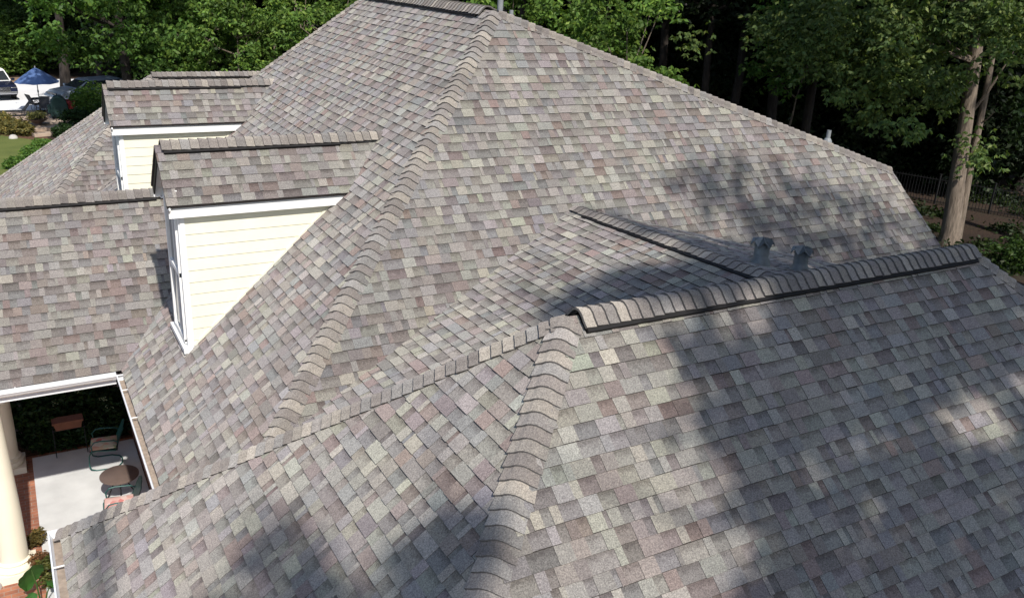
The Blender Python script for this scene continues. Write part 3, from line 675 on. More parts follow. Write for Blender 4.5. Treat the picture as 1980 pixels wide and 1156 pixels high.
wood_tree(1560, 42, 'under', 43, 'pale green tree left of the big two-stemmed tree', cz=7.6, cr=(2.4, 2.4, 2.6), base=G_MID)
# big two-stemmed tree on the right
tx, ty = ghit(1836, 474)
big = empty('hickory_tree', (tx, ty, 0)); tag(big, 'big tree with two pale stems standing past the right end of the roof', 'tree')
rg = np.random.default_rng(77)
def along(px, py, rr):            # point seen at a pixel, at a given plan distance
    d = FW + (px - 990) / FPX * RT - (py - 578) / FPX * UP; d = d * (rr / np.hypot(d[0], d[1])); return CAM + d
def rel(p): return np.array(p) - np.array((tx, ty, 0))
rr = math.hypot(tx - CAM[0], ty - CAM[1])
s1 = [rel(along(1836, 474, rr)), rel(along(1838, 445, rr)), rel(along(1852, 340, rr)), rel(along(1868, 230, rr)), rel(along(1884, 120, rr)), rel(along(1897, 0, rr)), rel(along(1905, -190, rr))]
s1[0][2] = -.05
trunk_mesh('trunk', M_BARK, big, s1, [.52, .36, .30, .27, .25, .22, .17], [(s1[4], rel(along(1800, 40, rr - 1.5)), .12), (s1[4], rel(along(1740, 30, rr - 3)), .10), (s1[5], rel(along(1650, -60, rr - 3)), .12), (s1[3], rel(along(1960, 100, rr)), .08)], 16)
s2 = [rel(along(1862, 400, rr + .4)), rel(along(1878, 310, rr + .5)), rel(along(1894, 240, rr + .4)), rel(along(1912, 150, rr + .6)), rel(along(1935, 0, rr + .8)), rel(along(1950, -150, rr + .8))]
s2[0] = rel(along(1850, 470, rr + .2)); s2[0][2] = 0
trunk_mesh('trunk', M_BARK, big, s2, [.17, .15, .13, .12, .11, .09], [(s2[2], rel(along(1925, 215, rr)), .04), (s2[4], rel(along(1990, -40, rr - 1)), .06)], 12)
tips = []
for (px, py, sx, sy, n_) in ((1790, 60, 45, 60, 20), (1830, 160, 35, 30, 14), (1650, 130, 60, 40, 20), (1720, 170, 50, 30, 14), (1600, 60, 60, 40, 16), (1940, 40, 40, 40, 14), (1690, 40, 70, 40, 18), (1780, 10, 120, 30, 22), (1885, 290, 8, 12, 2), (1690, 225, 10, 6, 2), (1745, 235, 10, 6, 2), (1560, 20, 50, 30, 10), (1700, -120, 170, 70, 40), (1880, -130, 110, 70, 26)):
    for _ in range(n_): tips.append(rel(along(px + rg.normal() * sx, py + rg.normal() * sy, rr + rg.uniform(-5.0, 1.5))))
V, idx = sprays(tips, 40, rg.uniform(.45, .95, len(tips)), rg, .20)
leaf_object('crown', V, leaf_cols(len(V), rg, (.095, .150, .048), rg.uniform(.7, 1.3, len(tips))[idx].reshape(-1, 1)), M_LEAF, big)
LIT = [(along(1790, 60, rr - 1.5), 1.3), (along(1830, 160, rr - 1), 1.0), (along(1640, 130, rr - 2), 1.3), (along(1720, 170, rr - 2), 1.1), (along(1600, 60, rr - 2), 1.0), (along(1950, 40, rr - 1), .9), (along(1850, 330, rr), .6), (along(1885, 250, rr), .4), (along(1690, 235, rr - 2), .5), (along(1235, 90, 36), 2.4), (along(1290, 190, 36), 1.0), (along(1165, 70, 40), 1.5)]
# --- where the shade of the trees behind the viewpoint falls on the roofs (leaves are kept or cut so the crowns cast just that shade)
def pix(Pw):
    d = Pw - CAM; z = d @ FW; z = np.where(np.abs(z) < 1e-6, 1e-6, z); return 990 + FPX * (d @ RT) / z, 578 - FPX * (d @ UP) / z, z
def sstep(x, a, b): t = np.clip((x - a) / (b - a), 0, 1); return t * t * (3 - 2 * t)
ROOFS = [(nN, A), (nF, A), (nGl, G1), (nGr, G1), (nML, MT), (nMR, MT), (nPn, A3(-8, YP, ZP)), (nGb, G1)]
def roof_height(x, y):
    zmain = np.minimum(np.minimum(sF * x, sN * y), -sB * x); zmain = np.minimum(zmain, -sN * (y - R2[1])); zmain = np.where(zmain < EZ, -99, zmain)
    zmain = np.where((x > C[0] + .3), -99, zmain)
    zg = np.minimum(np.minimum(ZG - sGr * np.abs(y - YG), ZG + sGl * (x - G1[0])), ZG - sGl * (x - G2[0])); zg = np.where(zg < EZ - .1, -99, zg)
    zm = np.where((y < MT[1] + .1) & (y > -7.3), np.minimum(ml(x, y), mr(x, y)), -99); zm = np.where((x > Vv[0]) & (x < Vr[0]), zm, -99)
    zp = np.where(x < ZP / sF + .5, np.where((y > YPE) & (y < 2 * YP - YPE), ZP - sP * np.abs(y - YP), -99), -99)
    return zmain, zg, zm, zp
def shade_keep(Pw, rg):
    """march every leaf's shadow ray down to the roofs; keep it if it misses the house or falls where the photograph is shaded"""
    P = Pw - np.array([0, 0, OZ]); n = len(P); hit = np.zeros(n, bool); hx = np.zeros((n, 3)); t = (P[:, 2] + .0) / SUN[2]
    ts = np.linspace(0, 9.2 / SUN[2], 150)
    which = np.zeros(n, int); ground = np.zeros((n, 3))
    for s in ts:
        Q = P - SUN * (t + s).reshape(-1, 1); hs = roof_height(Q[:, 0], Q[:, 1]); H = np.maximum.reduce(hs); w_ = np.argmax(np.stack(hs), 0)
        new = (~hit) & (Q[:, 2] <= H) & (H > -90); hx[new] = Q[new]; which[new] = w_[new]; hit |= new
    G = P - SUN * ((P[:, 2] + OZ) / SUN[2]).reshape(-1, 1)
    u, v, z = pix(hx + np.array([0, 0, OZ])); p = np.zeros(n)
    # front wing, camera side: shade right of a wavy line, with two sunlit gaps
    xe = np.interp(v, [560, 640, 700, 760, 830, 900, 960, 1040, 1100, 1160], [1440, 1270, 1290, 1300, 1325, 1335, 1400, 1440, 1450, 1420]) + 22 * np.sin(v / 27.0)
    pg = sstep(u, xe - 75, xe + 110)
    pg *= 1 - .95 * np.exp(-(((u - 1870) / 85) ** 2 + ((v - 805) / 60) ** 2) ** 1.5) - .5 * np.exp(-((u - 1690) / 80) ** 2 - ((v - 850) / 40) ** 2) - .4 * np.exp(-((u - 1960) / 60) ** 2 - ((v - 960) / 60) ** 2)
    pg *= .87 + .13 * np.sin(u / 61.0 + 2.1 * np.sin(v / 83.0)) * np.sin(v / 47.0 + 1.3)
    pl = .82 * np.exp(-(((u - 545) / 95) ** 2 + ((v - 1060) / 90) ** 2) ** 2) + np.exp(-(((u - 850) / 90) ** 2 + ((v - 1060) / 85) ** 2) ** 2) + .8 * sstep(v, 1085, 1150) * sstep(u, 330, 420) * sstep(-u, -900, -860)
    side = which == 1; left = (u < 1100) & (hx[:, 0] < G1[0] + (hx[:, 1] - YG) * 1.04 + .05)
    p = np.where(side, np.where(left, pl, pg * np.where(v < 640, sstep(u, 1400, 1560), 1)), p)
    xn = np.interp(v, [150, 230, 285, 300, 350, 390, 420, 480, 520], [1600, 1560, 1480, 1290, 1320, 1370, 1390, 1400, 1400])
    pn = np.maximum(sstep(u, xn - 45, xn + 90) * np.where(u > 1430, .42, .45), .74 * np.exp(-(((u - 1345) / 75) ** 2 + ((v - 350) / 62) ** 2) ** 1.4)) * sstep(v - .42 * (u - 1000), 60, 110)
    p = np.where(which == 0, np.where(hx[:, 0] > -.5, pn, 0), p)
    lm_ = 585 - (u - 1030) * .17
    pm = np.where(u > 1150, sstep(v, lm_ - 55, lm_ - 15), sstep(v, lm_ - 25, lm_)) * sstep(u, 1020, 1090)
    p = np.where(which == 2, np.where(hx[:, 0] > MT[0] + .05, .85, np.clip(pm, 0, 1)), p)
    p = np.clip(p, 0, 1) ** 2.2
    yard = (~hit) & (G[:, 0] < -4.5) & (G[:, 1] > -6) & (G[:, 1] < 40)
    k = np.where(hit, rg.random(n) < p, ~yard)
    for q, rad_ in LIT:                # gaps cut in the canopy to let the sun reach the lit boughs
        dv = Pw - q; tt = dv @ SUN; dist = np.linalg.norm(dv - tt[:, None] * SUN, axis=1); k &= ~((tt > 2) & (dist < rad_ * 1.6) & (rg.random(n) < .93))
    return k

SHADE = [((-2.2, -21.0), 24, 19.0, (4.4, 4.6, 5.6), 1), ((3.0, -20.5), 25, 19.5, (4.8, 4.6, 6.0), 2), ((8.0, -19.5), 25, 19.5, (4.8, 4.6, 6.0), 3), ((-7.4, -21.5), 23, 18.2, (4.0, 4.2, 5.0), 4),
         ((13.5, -13.0), 25, 18.5, (5.2, 5.2, 6.5), 5), ((18.0, -3.5), 26, 20, (5.2, 5.2, 6.5), 6), ((23.5, .5), 26, 20, (5.4, 5.4, 6.5), 7), ((29.5, 4.0), 26, 20, (5.6, 5.6, 6.5), 8), ((36.0, 7.5), 26, 20, (6, 6, 6.5), 9), ((43.0, 12), 26, 20, (6, 6, 6.5), 10)]  # unseen trees set out for their shade; right-hand ones added to darken the woods
for i, ((x, y), h, cz, cr, sdd) in enumerate(SHADE):
    o = make_tree('broadleaf_tree', (x, y, 0), 100 + sdd, cz, cr, 80, 105, h, .34, size=.27, keep=shade_keep, rad=(.9, 1.7))
    tag(o, ['tall broadleaf tree standing behind the viewpoint over the front wing', 'tall broadleaf tree at the side of the house on the right'][i > 4], 'tree', ['trees behind the viewpoint', 'trees beside the house'][i > 4])

# tall forest trees: four built, the rest copies with their own place and turn
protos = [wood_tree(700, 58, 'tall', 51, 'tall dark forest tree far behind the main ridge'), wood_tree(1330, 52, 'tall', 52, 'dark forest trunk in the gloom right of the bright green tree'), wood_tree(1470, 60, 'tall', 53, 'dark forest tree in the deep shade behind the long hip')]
rg = np.random.default_rng(91)
spots = []
for px in np.arange(-60, 2150, 62):
    for base_r in (55, 68, 82):
        R_ = base_r + rg.uniform(-5, 5)
        if px < 480 and R_ < 66: continue
        spots.append((px + rg.uniform(-28, 28), R_))
for px in (1290, 1390, 1440, 1530, 1600, 1010, 1120): spots.append((px, 43 + rg.uniform(-2, 3)))
for i, (px, R_) in enumerate(spots):
    x, y = polar(px, R_); s_ = rg.uniform(.85, 1.2)
    o = copy_tree(protos[i % 3], None, (x, y, 0), rg.uniform(0, 6.28), (s_, s_, s_ * rg.uniform(.9, 1.15)))
    side = 'behind the left roofs' if px < 700 else ('behind the main ridge' if px < 1250 else 'in the gloom right of the roof')
    o['label'] = 'tall dark forest tree %s' % side; o['group'] = 'dark forest trees ' + side
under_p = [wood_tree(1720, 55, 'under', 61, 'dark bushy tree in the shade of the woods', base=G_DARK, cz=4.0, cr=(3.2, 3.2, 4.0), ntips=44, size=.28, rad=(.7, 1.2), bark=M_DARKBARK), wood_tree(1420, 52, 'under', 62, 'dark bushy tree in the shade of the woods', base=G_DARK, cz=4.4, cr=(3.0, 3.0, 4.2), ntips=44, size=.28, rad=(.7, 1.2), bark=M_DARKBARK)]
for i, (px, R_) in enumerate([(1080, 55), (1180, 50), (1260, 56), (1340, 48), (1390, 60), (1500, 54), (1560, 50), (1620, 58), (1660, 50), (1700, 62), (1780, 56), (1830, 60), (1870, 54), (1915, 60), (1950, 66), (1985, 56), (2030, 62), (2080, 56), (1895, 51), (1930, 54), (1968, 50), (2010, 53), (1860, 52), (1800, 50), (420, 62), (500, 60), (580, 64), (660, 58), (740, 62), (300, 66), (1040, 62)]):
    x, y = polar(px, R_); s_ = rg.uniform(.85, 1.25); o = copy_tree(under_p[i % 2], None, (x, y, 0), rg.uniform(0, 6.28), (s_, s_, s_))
for o in [q for q in bpy.data.objects if q.parent is None and q.get('label') == 'dark bushy tree in the shade of the woods']: o['group'] = 'dark bushy trees of the shade'
# far mass of woods
n = 26000; a_px = rg.uniform(-500, 2500, n); rr_ = rg.uniform(88, 104, n); zz = rg.uniform(0, 30, n) ** 1.0
d = FW[None] + ((a_px - 990) / FPX)[:, None] * RT[None]; d = d[:, :2] / np.linalg.norm(d[:, :2], axis=1, keepdims=True)
Pc = np.concatenate([CAM[None, :2] + d * rr_[:, None], zz[:, None]], 1)
D_l = rg.normal(size=(n, 3)); V = leaf_arrays(Pc, D_l, rg.uniform(1.2, 2.2, n), rg.uniform(.8, 1.4, n), rg, 1.0)
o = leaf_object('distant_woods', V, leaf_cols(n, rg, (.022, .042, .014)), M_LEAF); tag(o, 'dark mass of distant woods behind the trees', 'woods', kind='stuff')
# undergrowth on the forest floor
def litter(n, px0, px1, r0, r1, z1, size, base, name, label, cat, seed, clump=120, keep=None):
    g = np.random.default_rng(seed); cx_ = g.uniform(px0, px1, clump); cr_ = g.uniform(r0, r1, clump); cs = g.uniform(.3, 1, clump); i = g.integers(0, clump, n)
    xy = np.array([polar(a, b) for a, b in zip(cx_, cr_)])[i] + g.normal(0, .55, (n, 2)) * cs[i][:, None]
    z = np.abs(g.normal(0, .5, n)) * z1 * cs[i]; P_ = np.concatenate([xy, z[:, None]], 1); D_ = g.normal(size=(n, 3)); D_[:, 2] = np.abs(D_[:, 2]) * .5
    L = size * g.uniform(.6, 1.3, n); V = leaf_arrays(P_, D_, L, L * .55, g)
    o = leaf_object(name, V, leaf_cols(n, g, base), M_LEAF); tag(o, label, cat, kind='stuff'); return o
litter(6000, 1700, 2100, 36, 52, .5, .2, (.02, .035, .012), 'undergrowth', 'low green undergrowth on the brown forest floor at the right', 'undergrowth', 5, 26)
litter(12000, 350, 1750, 46, 60, 1.6, .26, (.02, .036, .012), 'undergrowth', 'dark undergrowth at the foot of the woods behind the house', 'undergrowth', 6, 140)
# thin fence in the woods
fe = empty('iron_fence', (*polar(1960, 46), 0)); tag(fe, 'thin dark fence across the woods past the big tree', 'fence')
p0, p1 = np.array(polar(1780, 47)), np.array(polar(2100, 46)); o0 = np.array(polar(1960, 46)); L = np.linalg.norm(p1 - p0)
m = MB(); k = 0
for t in np.arange(0, L, .14): q = p0 + (p1 - p0) * t / L - o0; m.box((q[0], q[1], .65), (.018, .018, 1.3))
for z in (.15, 1.2): m.beam((*(p0 - o0), z), (*(p1 - o0), z), .03, .03)
m.build('railing', M_IRON, fe)
for t in np.arange(0, L, 2.4):
    q = p0 + (p1 - p0) * t / L - o0; m = MB(); m.box((q[0], q[1], .72), (.07, .07, 1.44)); m.box((q[0], q[1], 1.46), (.1, .1, .04)); m.build('fence_post', M_IRON, fe)

# ------------------------------------------------------------------ shrubs and plants
def shrub(x, y, rad, h, seed, label, base=G_MID, size=.09, n=36, per=26, group=None, name='shrub', z=0, stems=5):
    rg = np.random.default_rng(seed); r = empty(name, (x, y, z)); tag(r, label, 'shrub', group)
    tips = crown_tips(rg, (0, 0, h * .55), (rad, rad, h * .5), n, .35); V, idx = sprays(tips, per, np.full(n, rad * .45), rg, size, droop=.0)
    leaf_object('foliage', V, leaf_cols(len(V), rg, base, rg.uniform(.75, 1.25, n)[idx].reshape(-1, 1)), M_LEAF, r)
    m = MB()
    for i in range(stems): a = i * 2.4; m.tube([(math.cos(a) * .04, math.sin(a) * .04, -.02), (math.cos(a) * rad * .3, math.sin(a) * rad * .3, h * .5)], [.018, .008], 5)
    m.build('stem', M_DARKBARK, r); return r
D2 = (.022, .050, .016)
for i, (x, y, rd, h) in enumerate([(-7.35, 5.25, .45, 1.1), (-6.75, 5.35, .5, 1.25), (-6.1, 5.3, .45, 1.0), (-7.2, 6.0, .55, 1.6), (-6.4, 6.0, .5, 1.5), (-5.95, 5.1, .3, .7), (-8.2, 5.5, .55, 1.4), (-7.2, 4.98, .28, .62), (-6.85, 4.95, .25, .5), (-6.42, 4.98, .26, .6)]):
    shrub(x, y, rd, h, 200 + i, ['dark shrub in the shaded bed behind the iron plant stand', 'dark shrub in the shaded bed behind the patio'][i > 1] if i else 'dark shrub beside the rear column in the shaded bed', D2, .10, 34, 24, 'shrubs of the shaded courtyard bed', z=.01)
fl = MB(); g = np.random.default_rng(3)
for (x, y, z) in ((-6.52, 5.03, 1.18), (-6.32, 5.1, 1.28), (-6.0, 4.9, .72), (-6.1, 4.95, .88), (-7.0, 5.0, .95)):
    for k in range(26): q = A3(x, y, z) + g.normal(0, .045, 3); a = g.random() * 6.28; fl.face([q, q + (.03 * math.cos(a), .03 * math.sin(a), .008), q + (.02 * math.cos(a + 1.2), .02 * math.sin(a + 1.2), .02)], (.55, .62, .40, 0))
o = fl.build('flower_heads', M_LEAF); o.data.materials[0] = M_LEAF; tag(o, 'pale white flower heads in the dark courtyard bed', 'flowers', kind='stuff')
# elephant ear and little flowering plants beside the column
def elephant_ear(x, y, label):
    r = empty('elephant_ear_plant', (x, y, .01)); tag(r, label, 'plant')
    for (ax, tilt, ln, hh, wd) in ((2.0, .9, .62, .75, .40), (.3, .6, .42, .5, .28), (3.9, .5, .36, .45, .25)):
        st = MB(); e = A3(math.cos(ax) * .18, math.sin(ax) * .18, hh); st.tube([(0, 0, 0), e * (.5, .5, .7), e], [.016, .012, .009], 6, c=(.06, .12, .03)); st.build('leaf_stalk', M_LEAF, r, smooth=True)
        lf = MB(); dr = A3(math.cos(ax) * math.cos(tilt), math.sin(ax) * math.cos(tilt), -math.sin(tilt)); sd_ = nrm(np.cross(dr, (0, 0, 1))); up = np.cross(sd_, dr); n, m_ = 12, 6
        def lp(i, j):
            t = i / n; wv = wd * .5 * (math.sin(math.pi * min(1, t * .93 + .08)) ** .7) * (1.15 - .45 * t); v = -1 + 2 * j / m_
            return e - dr * ln * .22 + dr * ln * t * 1.15 + sd_ * wv * v + up * (-.10 * abs(v) ** 1.5 * wd - .18 * t * t * ln + .012 * math.sin(t * 26) * abs(v))
        for i in range(n):
            for j in range(m_): lf.face([lp(i, j), lp(i + 1, j), lp(i + 1, j + 1), lp(i, j + 1)], (.045, .135, .030, 0) if j not in (2, 3) else (.055, .15, .036, 0))
        lf.build('leaf_blade', M_LEAF, r, smooth=True)
elephant_ear(-7.58, -.30, 'large leaved elephant ear plant at the foot of the front column beside the gutter')
shrub(-7.60, 1.60, .16, .32, 240, 'small pink flowering plant between the front column and the patio', (.10, .085, .03), .05, 14, 16)
shrub(-7.53, .75, .17, .45, 241, 'small flowering plant beside the gutter end', (.12, .07, .035), .05, 14, 16)
shrub(-7.45, .30, .18, .55, 242, 'leggy plant between the gutter and the large leaved plant', (.09, .11, .03), .06, 14, 16)
shrub(-8.30, 1.35, .22, .35, 243, 'low green plant at the left edge behind the front column', (.06, .10, .03), .06, 16, 16)
m = MB(); m.lathe([(.02, .16), (.12, .13), (.17, .06), (.18, 0), (0, 0)], (0, 0, 0), 14); o = m.build('stone', M_STONE, None, smooth=True); o.location = (-8.28, .75, .01); o.scale = (1, 1.3, 1); tag(o, 'rounded grey stone at the left edge beside the front column', 'stone')
# yard on the far left
x, y = ghit(1965, 520); shrub(x, y, .9, 1.0, 330, 'green bush beside the front wing at the right edge', (.035, .07, .018), .14, 30, 26)
YEL = (.13, .125, .045)
for i, (px, py, rd, h) in enumerate(((4, 254, .62, .85), (24, 259, .62, .8), (42, 262, .5, .62), (-14, 254, .7, .9))):
    x, y = ghit(px, py); shrub(x, y, rd, h, 260 + i, 'yellowish shrub along the edge of the lawn', YEL, .13, 30, 24, 'yellowish shrubs along the lawn')
for i, (px, py, rd, h, lb) in enumerate(((152, 246, .75, .95, 'dark green shrub in front of the red container'), (166, 226, .8, 1.4, 'green shrub under the big leafy tree'), (126, 264, .5, .55, 'dark shrub beside the garden steps'), (64, 303, .42, .42, 'green shrub on the right edge of the lawn'), (36, 326, .45, .45, 'bushy green shrub near the roof corner and lawn'), (84, 286, .36, .4, 'green shrub at the far right corner of the lawn'), (182, 222, 1.1, 1.9, 'leafy shrub right beside the far dormer front'))):
    x, y = ghit(px, py); shrub(x, y, rd, h, 280 + i, lb, G_MID if i not in (0, 2) else D2, .13, 30, 26)
for i, (px, rg_, h) in enumerate(((10, 78, 4.2), (44, 80, 3.8), (-20, 78, 4.0))):
    x, y = polar(px, rg_); shrub(x, y, 2.1, h, 300 + i, 'bright yellow-green bush behind the driveway', G_YEL, .22, 44, 34, 'bushes behind the driveway')
x, y = ghit(26, 268); m = MB(); m.lathe([(.0, .34), (.14, .30), (.24, .18), (.27, 0), (0, 0)], (0, 0, 0), 12); o = m.build('boulder', M_STONE, None, smooth=True); o.location = (x, y, 0); o.scale = (.8, .6, .62); tag(o, 'pale boulder in the mulch bed at the lawn edge', 'boulder')
for i, (px, py) in enumerate(((98, 252), (104, 262))):
    x, y = ghit(px, py); m = MB(); m.box((0, 0, .09), (2.0, .5, .18)); o = m.build('garden_step', M_PAVER, None, bevel=.02); o.location = (x, y, .01); o.rotation_euler = (0, 0, R(14)); tag(o, ['upper tan stone step between patio and lawn', 'lower tan stone step between patio and lawn'][i], 'step')
# umbrella
ux, uy = ghit(79, 217); um = empty('patio_umbrella', (ux, uy, .01)); tag(um, 'blue market umbrella open over the far patio', 'umbrella')
m = MB(); n = 8; top = A3(0, 0, 2.6); Rr = 1.25
for i in range(n):
    a0, a1 = 2 * math.pi * i / n + .2, 2 * math.pi * (i + 1) / n + .2
    for k in range(6):
        t0, t1 = k / 6, (k + 1) / 6
        def cp(a, t, mid=False): return A3(math.cos(a) * Rr * t, math.sin(a) * Rr * t, 2.6 - .82 * t ** 1.15 )
        am = (a0 + a1) / 2
        def cm(t): q = (cp(a0, t) + cp(a1, t)) / 2; q[2] -= .05 * t; return q
        m.face([cp(a0, t0), cp(a0, t1), cm(t1), cm(t0)]); m.face([cm(t0), cm(t1), cp(a1, t1), cp(a1, t0)])
m.build('canopy', M_BLUE, um, smooth=True)
m = MB(); m.tube([(0, 0, .05), (0, 0, 2.6)], .026, 10); m.lathe([(.03, 2.58), (.04, 2.62), (.03, 2.68), (0, 2.71)], (0, 0, 0), 10); m.lathe([(.045, 1.15), (.045, 1.3)], (0, 0, 0), 10); m.build('pole', M_LEAD, um, smooth=True)
m = MB(); m.lathe([(.05, .3), (.05, .1), (.24, .07), (.26, 0), (0, 0)], (0, 0, 0), 18); m.build('base', M_IRON, um, smooth=True)
m = MB()
for i in range(n): a = 2 * math.pi * i / n + .2; m.tube([(0, 0, 1.95), (math.cos(a) * .66, math.sin(a) * .66, 2.6 - .82 * .53 ** 1.15 - .02)], .01, 5)
m.build('ribs', M_LEAD, um)
def sling_chair(px, py, rz, label, lounge=False):
    x, y = ghit(px, py); r = empty('sling_chair' if not lounge else 'lounge_chair', (x, y, .01), rz); tag(r, label, 'chair', None)
    L_ = 1.25 if lounge else .5; sh = .30 if lounge else .43; bl = .62 if lounge else .62
    s = MB(); s.hexa([(-.25, 0, sh - .015), (.25, 0, sh - .015), (.25, L_, sh + .03 - .015), (-.25, L_, sh + .03 - .015), (-.25, 0, sh + .01), (.25, 0, sh + .01), (.25, L_, sh + .05), (-.25, L_, sh + .05)]); s.build('seat', M_SLING, r)
    s = MB(); q = .30 if not lounge else .52; s.hexa([(-.25, 0, sh), (.25, 0, sh), (.25, -q, sh + bl), (-.25, -q, sh + bl), (-.25, .025, sh), (.25, .025, sh), (.25, -q + .025, sh + bl), (-.25, -q + .025, sh + bl)]); s.build('backrest', M_SLING, r)
    for sx in (-.28, .28):
        f = MB(); f.tube([(sx, -q, sh + bl), (sx, 0, sh), (sx, L_, sh + .04), (sx, L_ + .03, 0)], .016, 6); f.tube([(sx, .05, 0), (sx, -.02, sh + .1)], .016, 6)
        if not lounge: f.tube([(sx, -.12, sh + .22), (sx, .3, sh + .23), (sx, L_, sh + .04)], .016, 6)
        f.build('side_frame', M_IRON, r)
sling_chair(66, 217, R(-65), 'dark sling patio chair left of the umbrella pole'); sling_chair(88, 223, R(160), 'dark sling patio chair right of the umbrella pole seen from behind'); sling_chair(46, 225, R(100), 'low reclining lounge chair in front of the dark car', True)
x, y = ghit(77, 216); t = empty('patio_table', (x, y + .3, .01)); tag(t, 'small dark patio table under the blue umbrella', 'table')
m = MB(); m.lathe([(0, .73), (.45, .73), (.46, .70), (0, .69)], (0, 0, 0), 24); m.build('tabletop', M_SLING, t)
for a in (.5, 2.1, 3.7, 5.2): m = MB(); m.tube([(math.cos(a) * .2, math.sin(a) * .2, .7), (math.cos(a) * .36, math.sin(a) * .36, .01)], .015, 6); m.build('leg', M_IRON, t)
# fire bowl with plants
x, y = ghit(73, 242); m = MB(); m.lathe([(.18, .02), (.24, .0), (.22, .10), (.55, .32), (.62, .36), (.58, .36), (.5, .30), (0, .28)], (0, 0, 0), 24); t = m.build('fire_bowl', M_BROWN, None, smooth=True); t.location = (x, y, .01); tag(t, 'wide dark bowl planter standing on the far patio', 'bowl')
shrub(x, y, .45, .40, 320, 'low olive plant growing in the wide dark bowl', (.11, .12, .045), .09, 18, 18, z=.32, name='bowl_plant')
# covered grill and red container
x, y = ghit(117, 229); t = empty('covered_grill', (x, y, .01)); tag(t, 'rounded barbecue grill under a dark green cover on the far patio', 'grill')
m = MB(); prof = [(-.48, .12), (-.46, .70), (-.40, 1.02), (-.22, 1.24), (.0, 1.30), (.22, 1.24), (.40, 1.02), (.46, .70), (.48, .12)]
m.prism([(u, -.34, z) for u, z in prof], (0, .68, 0)); m.build('cover', M_COVER, t, bevel=.06)
m = MB(); m.prism([(-.62, -.3, .74), (-.46, -.3, .78), (-.46, -.3, .3), (-.60, -.3, .34)], (0, .55, 0)); m.build('side_shelf', M_COVER, t, bevel=.03)
for sx in (-.36, .36): m = MB(); m.lathe([(0, -.025), (.075, -.025), (.085, 0), (.075, .025), (0, .025)], (0, 0, 0), 12); o = m.build('wheel', M_TYRE, t); o.location = (sx, -.3, .085); o.rotation_euler = (R(90), 0, 0)
x, y = ghit(136, 227); t = empty('red_container', (x, y, .01)); tag(t, 'dark red lidded container beside the covered grill', 'container')
m = MB(); m.hexa([(-.26, -.24, 0), (.26, -.24, 0), (.26, .24, 0), (-.26, .24, 0), (-.32, -.3, .86), (.32, -.3, .86), (.32, .3, .86), (-.32, .3, .86)]); m.build('body', M_RED, t, bevel=.03)
m = MB(); m.hexa([(-.34, -.33, .86), (.34, -.33, .86), (.34, .33, .86), (-.34, .33, .86), (-.30, -.26, .97), (.30, -.26, .97), (.30, .3, 1.0), (-.30, .3, 1.0)]); m.build('lid', M_RED, t, bevel=.02)
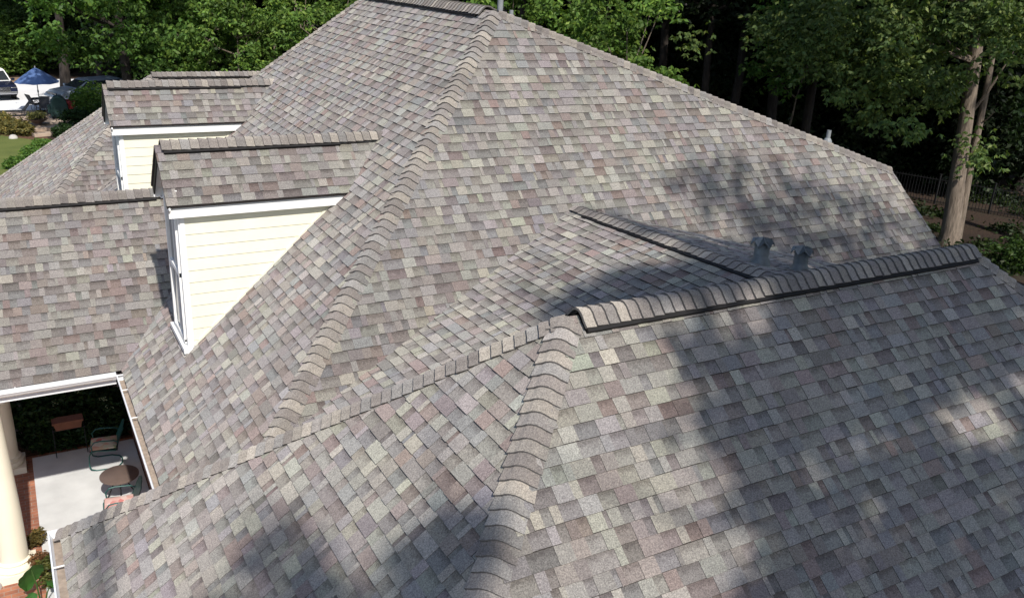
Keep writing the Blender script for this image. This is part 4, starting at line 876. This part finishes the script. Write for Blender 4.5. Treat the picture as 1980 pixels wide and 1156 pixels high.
# cars on the driveway
def car(loc, rz, mat, label, suv=True):
    r = empty('parked_car', loc, rz); tag(r, label, 'car', None)
    W_ = .94 if suv else .90; H = 1.75 if suv else 1.45; hood = 1.08 if suv else .92
    # side profile, front is +x
    low = [(-2.3, .42), (-2.36, .75), (-2.3, hood), (1.15, hood + .02), (2.05, hood - .10), (2.34, hood - .28), (2.38, .55), (2.25, .36), (1.9, .34), (-2.0, .34)]
    m = MB(); m.prism([(u, -W_, z) for u, z in low], (0, 2 * W_, 0)); m.build('body', mat, r, bevel=.07)
    cabin = [(-2.2, hood), (-2.05, H - .12), (-1.85, H), (.15, H), (.35, H - .06), (1.15, hood + .02)]
    m = MB(); wi = .80
    P = [(u, -W_ + .03 + (z - hood) / (H - hood) * .16, z) for u, z in cabin]; Q = [(u, W_ - .03 - (z - hood) / (H - hood) * .16, z) for u, z in cabin]
    m.face(P[::-1]); m.face(Q)
    for i in range(len(P)): j = (i + 1) % len(P); m.face([P[i], P[j], Q[j], Q[i]])
    m.build('cabin', M_WHITE if suv else mat, r, bevel=.05)  # sun glare on the dark car's roof is put into a white cabin colour
    g = MB(); z0, z1 = hood + .06, H - .10; f = lambda z: W_ - .03 - (z - hood) / (H - hood) * .16
    xs = lambda z: 1.15 - (z - hood - .02) / (H - .06 - hood - .02) * .80
    g.face([(xs(z0) + .012, -f(z0) + .09, z0 + .01), (xs(z0) + .012, f(z0) - .09, z0 + .01), (xs(z1) + .012, f(z1) - .09, z1 + .01), (xs(z1) + .012, -f(z1) + .09, z1 + .01)])
    g.build('windscreen', M_GLASS, r)
    for sgn in (-1, 1):
        for (a, b) in ((.05, .72), (-.95, -.03), (-1.9, -1.03)):
            g = MB(); g.face([(a, sgn * (f(z0) + .012), z0), (b if b < .5 else .95, sgn * (f(z0) + .012), z0), (b if b < .5 else .38, sgn * (f(z1) + .012), z1), (a + (.08 if a < -1.8 else 0), sgn * (f(z1) + .012), z1)]); g.build('side_window', M_GLASS, r)
        h = MB(); h.box((2.24, sgn * (W_ - .20), hood - .32), (.16, .34, .17)); h.build('headlight', M_GLASS if not suv else M_CHROME, r, bevel=.03)
        k = MB(); k.box((.95, sgn * (W_ + .10), hood + .10), (.14, .2, .15)); k.build('wing_mirror', mat, r, bevel=.03)
    gr = MB(); gr.box((2.35, 0, hood - .34), (.06, 1.0, .26)); gr.build('grille', M_TYRE, r)
    gb = MB()
    for z in (-.44, -.36, -.28, -.22): gb.box((2.385, 0, hood + z), (.02, 1.0, .025))
    gb.box((2.40, 0, hood - .33), (.02, .12, .1)); gb.build('grille_bars', M_CHROME, r)
    b = MB(); b.box((2.34, 0, .52), (.2, 2 * W_ - .06, .16)); b.build('bumper', M_CHROME if suv else mat, r, bevel=.04)
    for xx in (-1.45, 1.45):
        for sgn in (-1, 1):
            wl = MB(); wl.lathe([(0, -.12), (.28, -.12), (.36, -.10), (.375, -.05), (.375, .05), (.36, .10), (.28, .12), (0, .12)], (0, 0, 0), 24); o = wl.build('wheel', M_TYRE, r, smooth=True); o.location = (xx, sgn * (W_ - .09), .375); o.rotation_euler = (R(90), 0, 0)
            rm = MB(); rm.lathe([(0, .03), (.10, .03), (.2, .0), (.23, .02)], (0, 0, 0), 18); q = rm.build('rim', M_CHROME, o); q.location = (0, 0, -.13 * sgn if sgn > 0 else .11); 
    return r
x, y = ghit(-12, 187); car((x, y, .012), R(-78), M_NAVY, 'dark blue car with bright roof facing the patio at the left edge')
x, y = ghit(172, 196); car((x, y, .012), R(-155), M_SILVER, 'silver blue car half hidden under the big leafy tree', False)
x, y = polar(28, 73.5); t = empty('lumber_stack', (x, y, .012)); tag(t, 'stack of weathered boards beyond the driveway at the left', 'boards')
for i in range(6): m = MB(); m.box((0, (i % 3 - 1) * .26 + .03 * i, .12 + .14 * (i // 3)), (3.2, .22, .12), rz=.02 * i); m.build('board', M_WOOD, t)
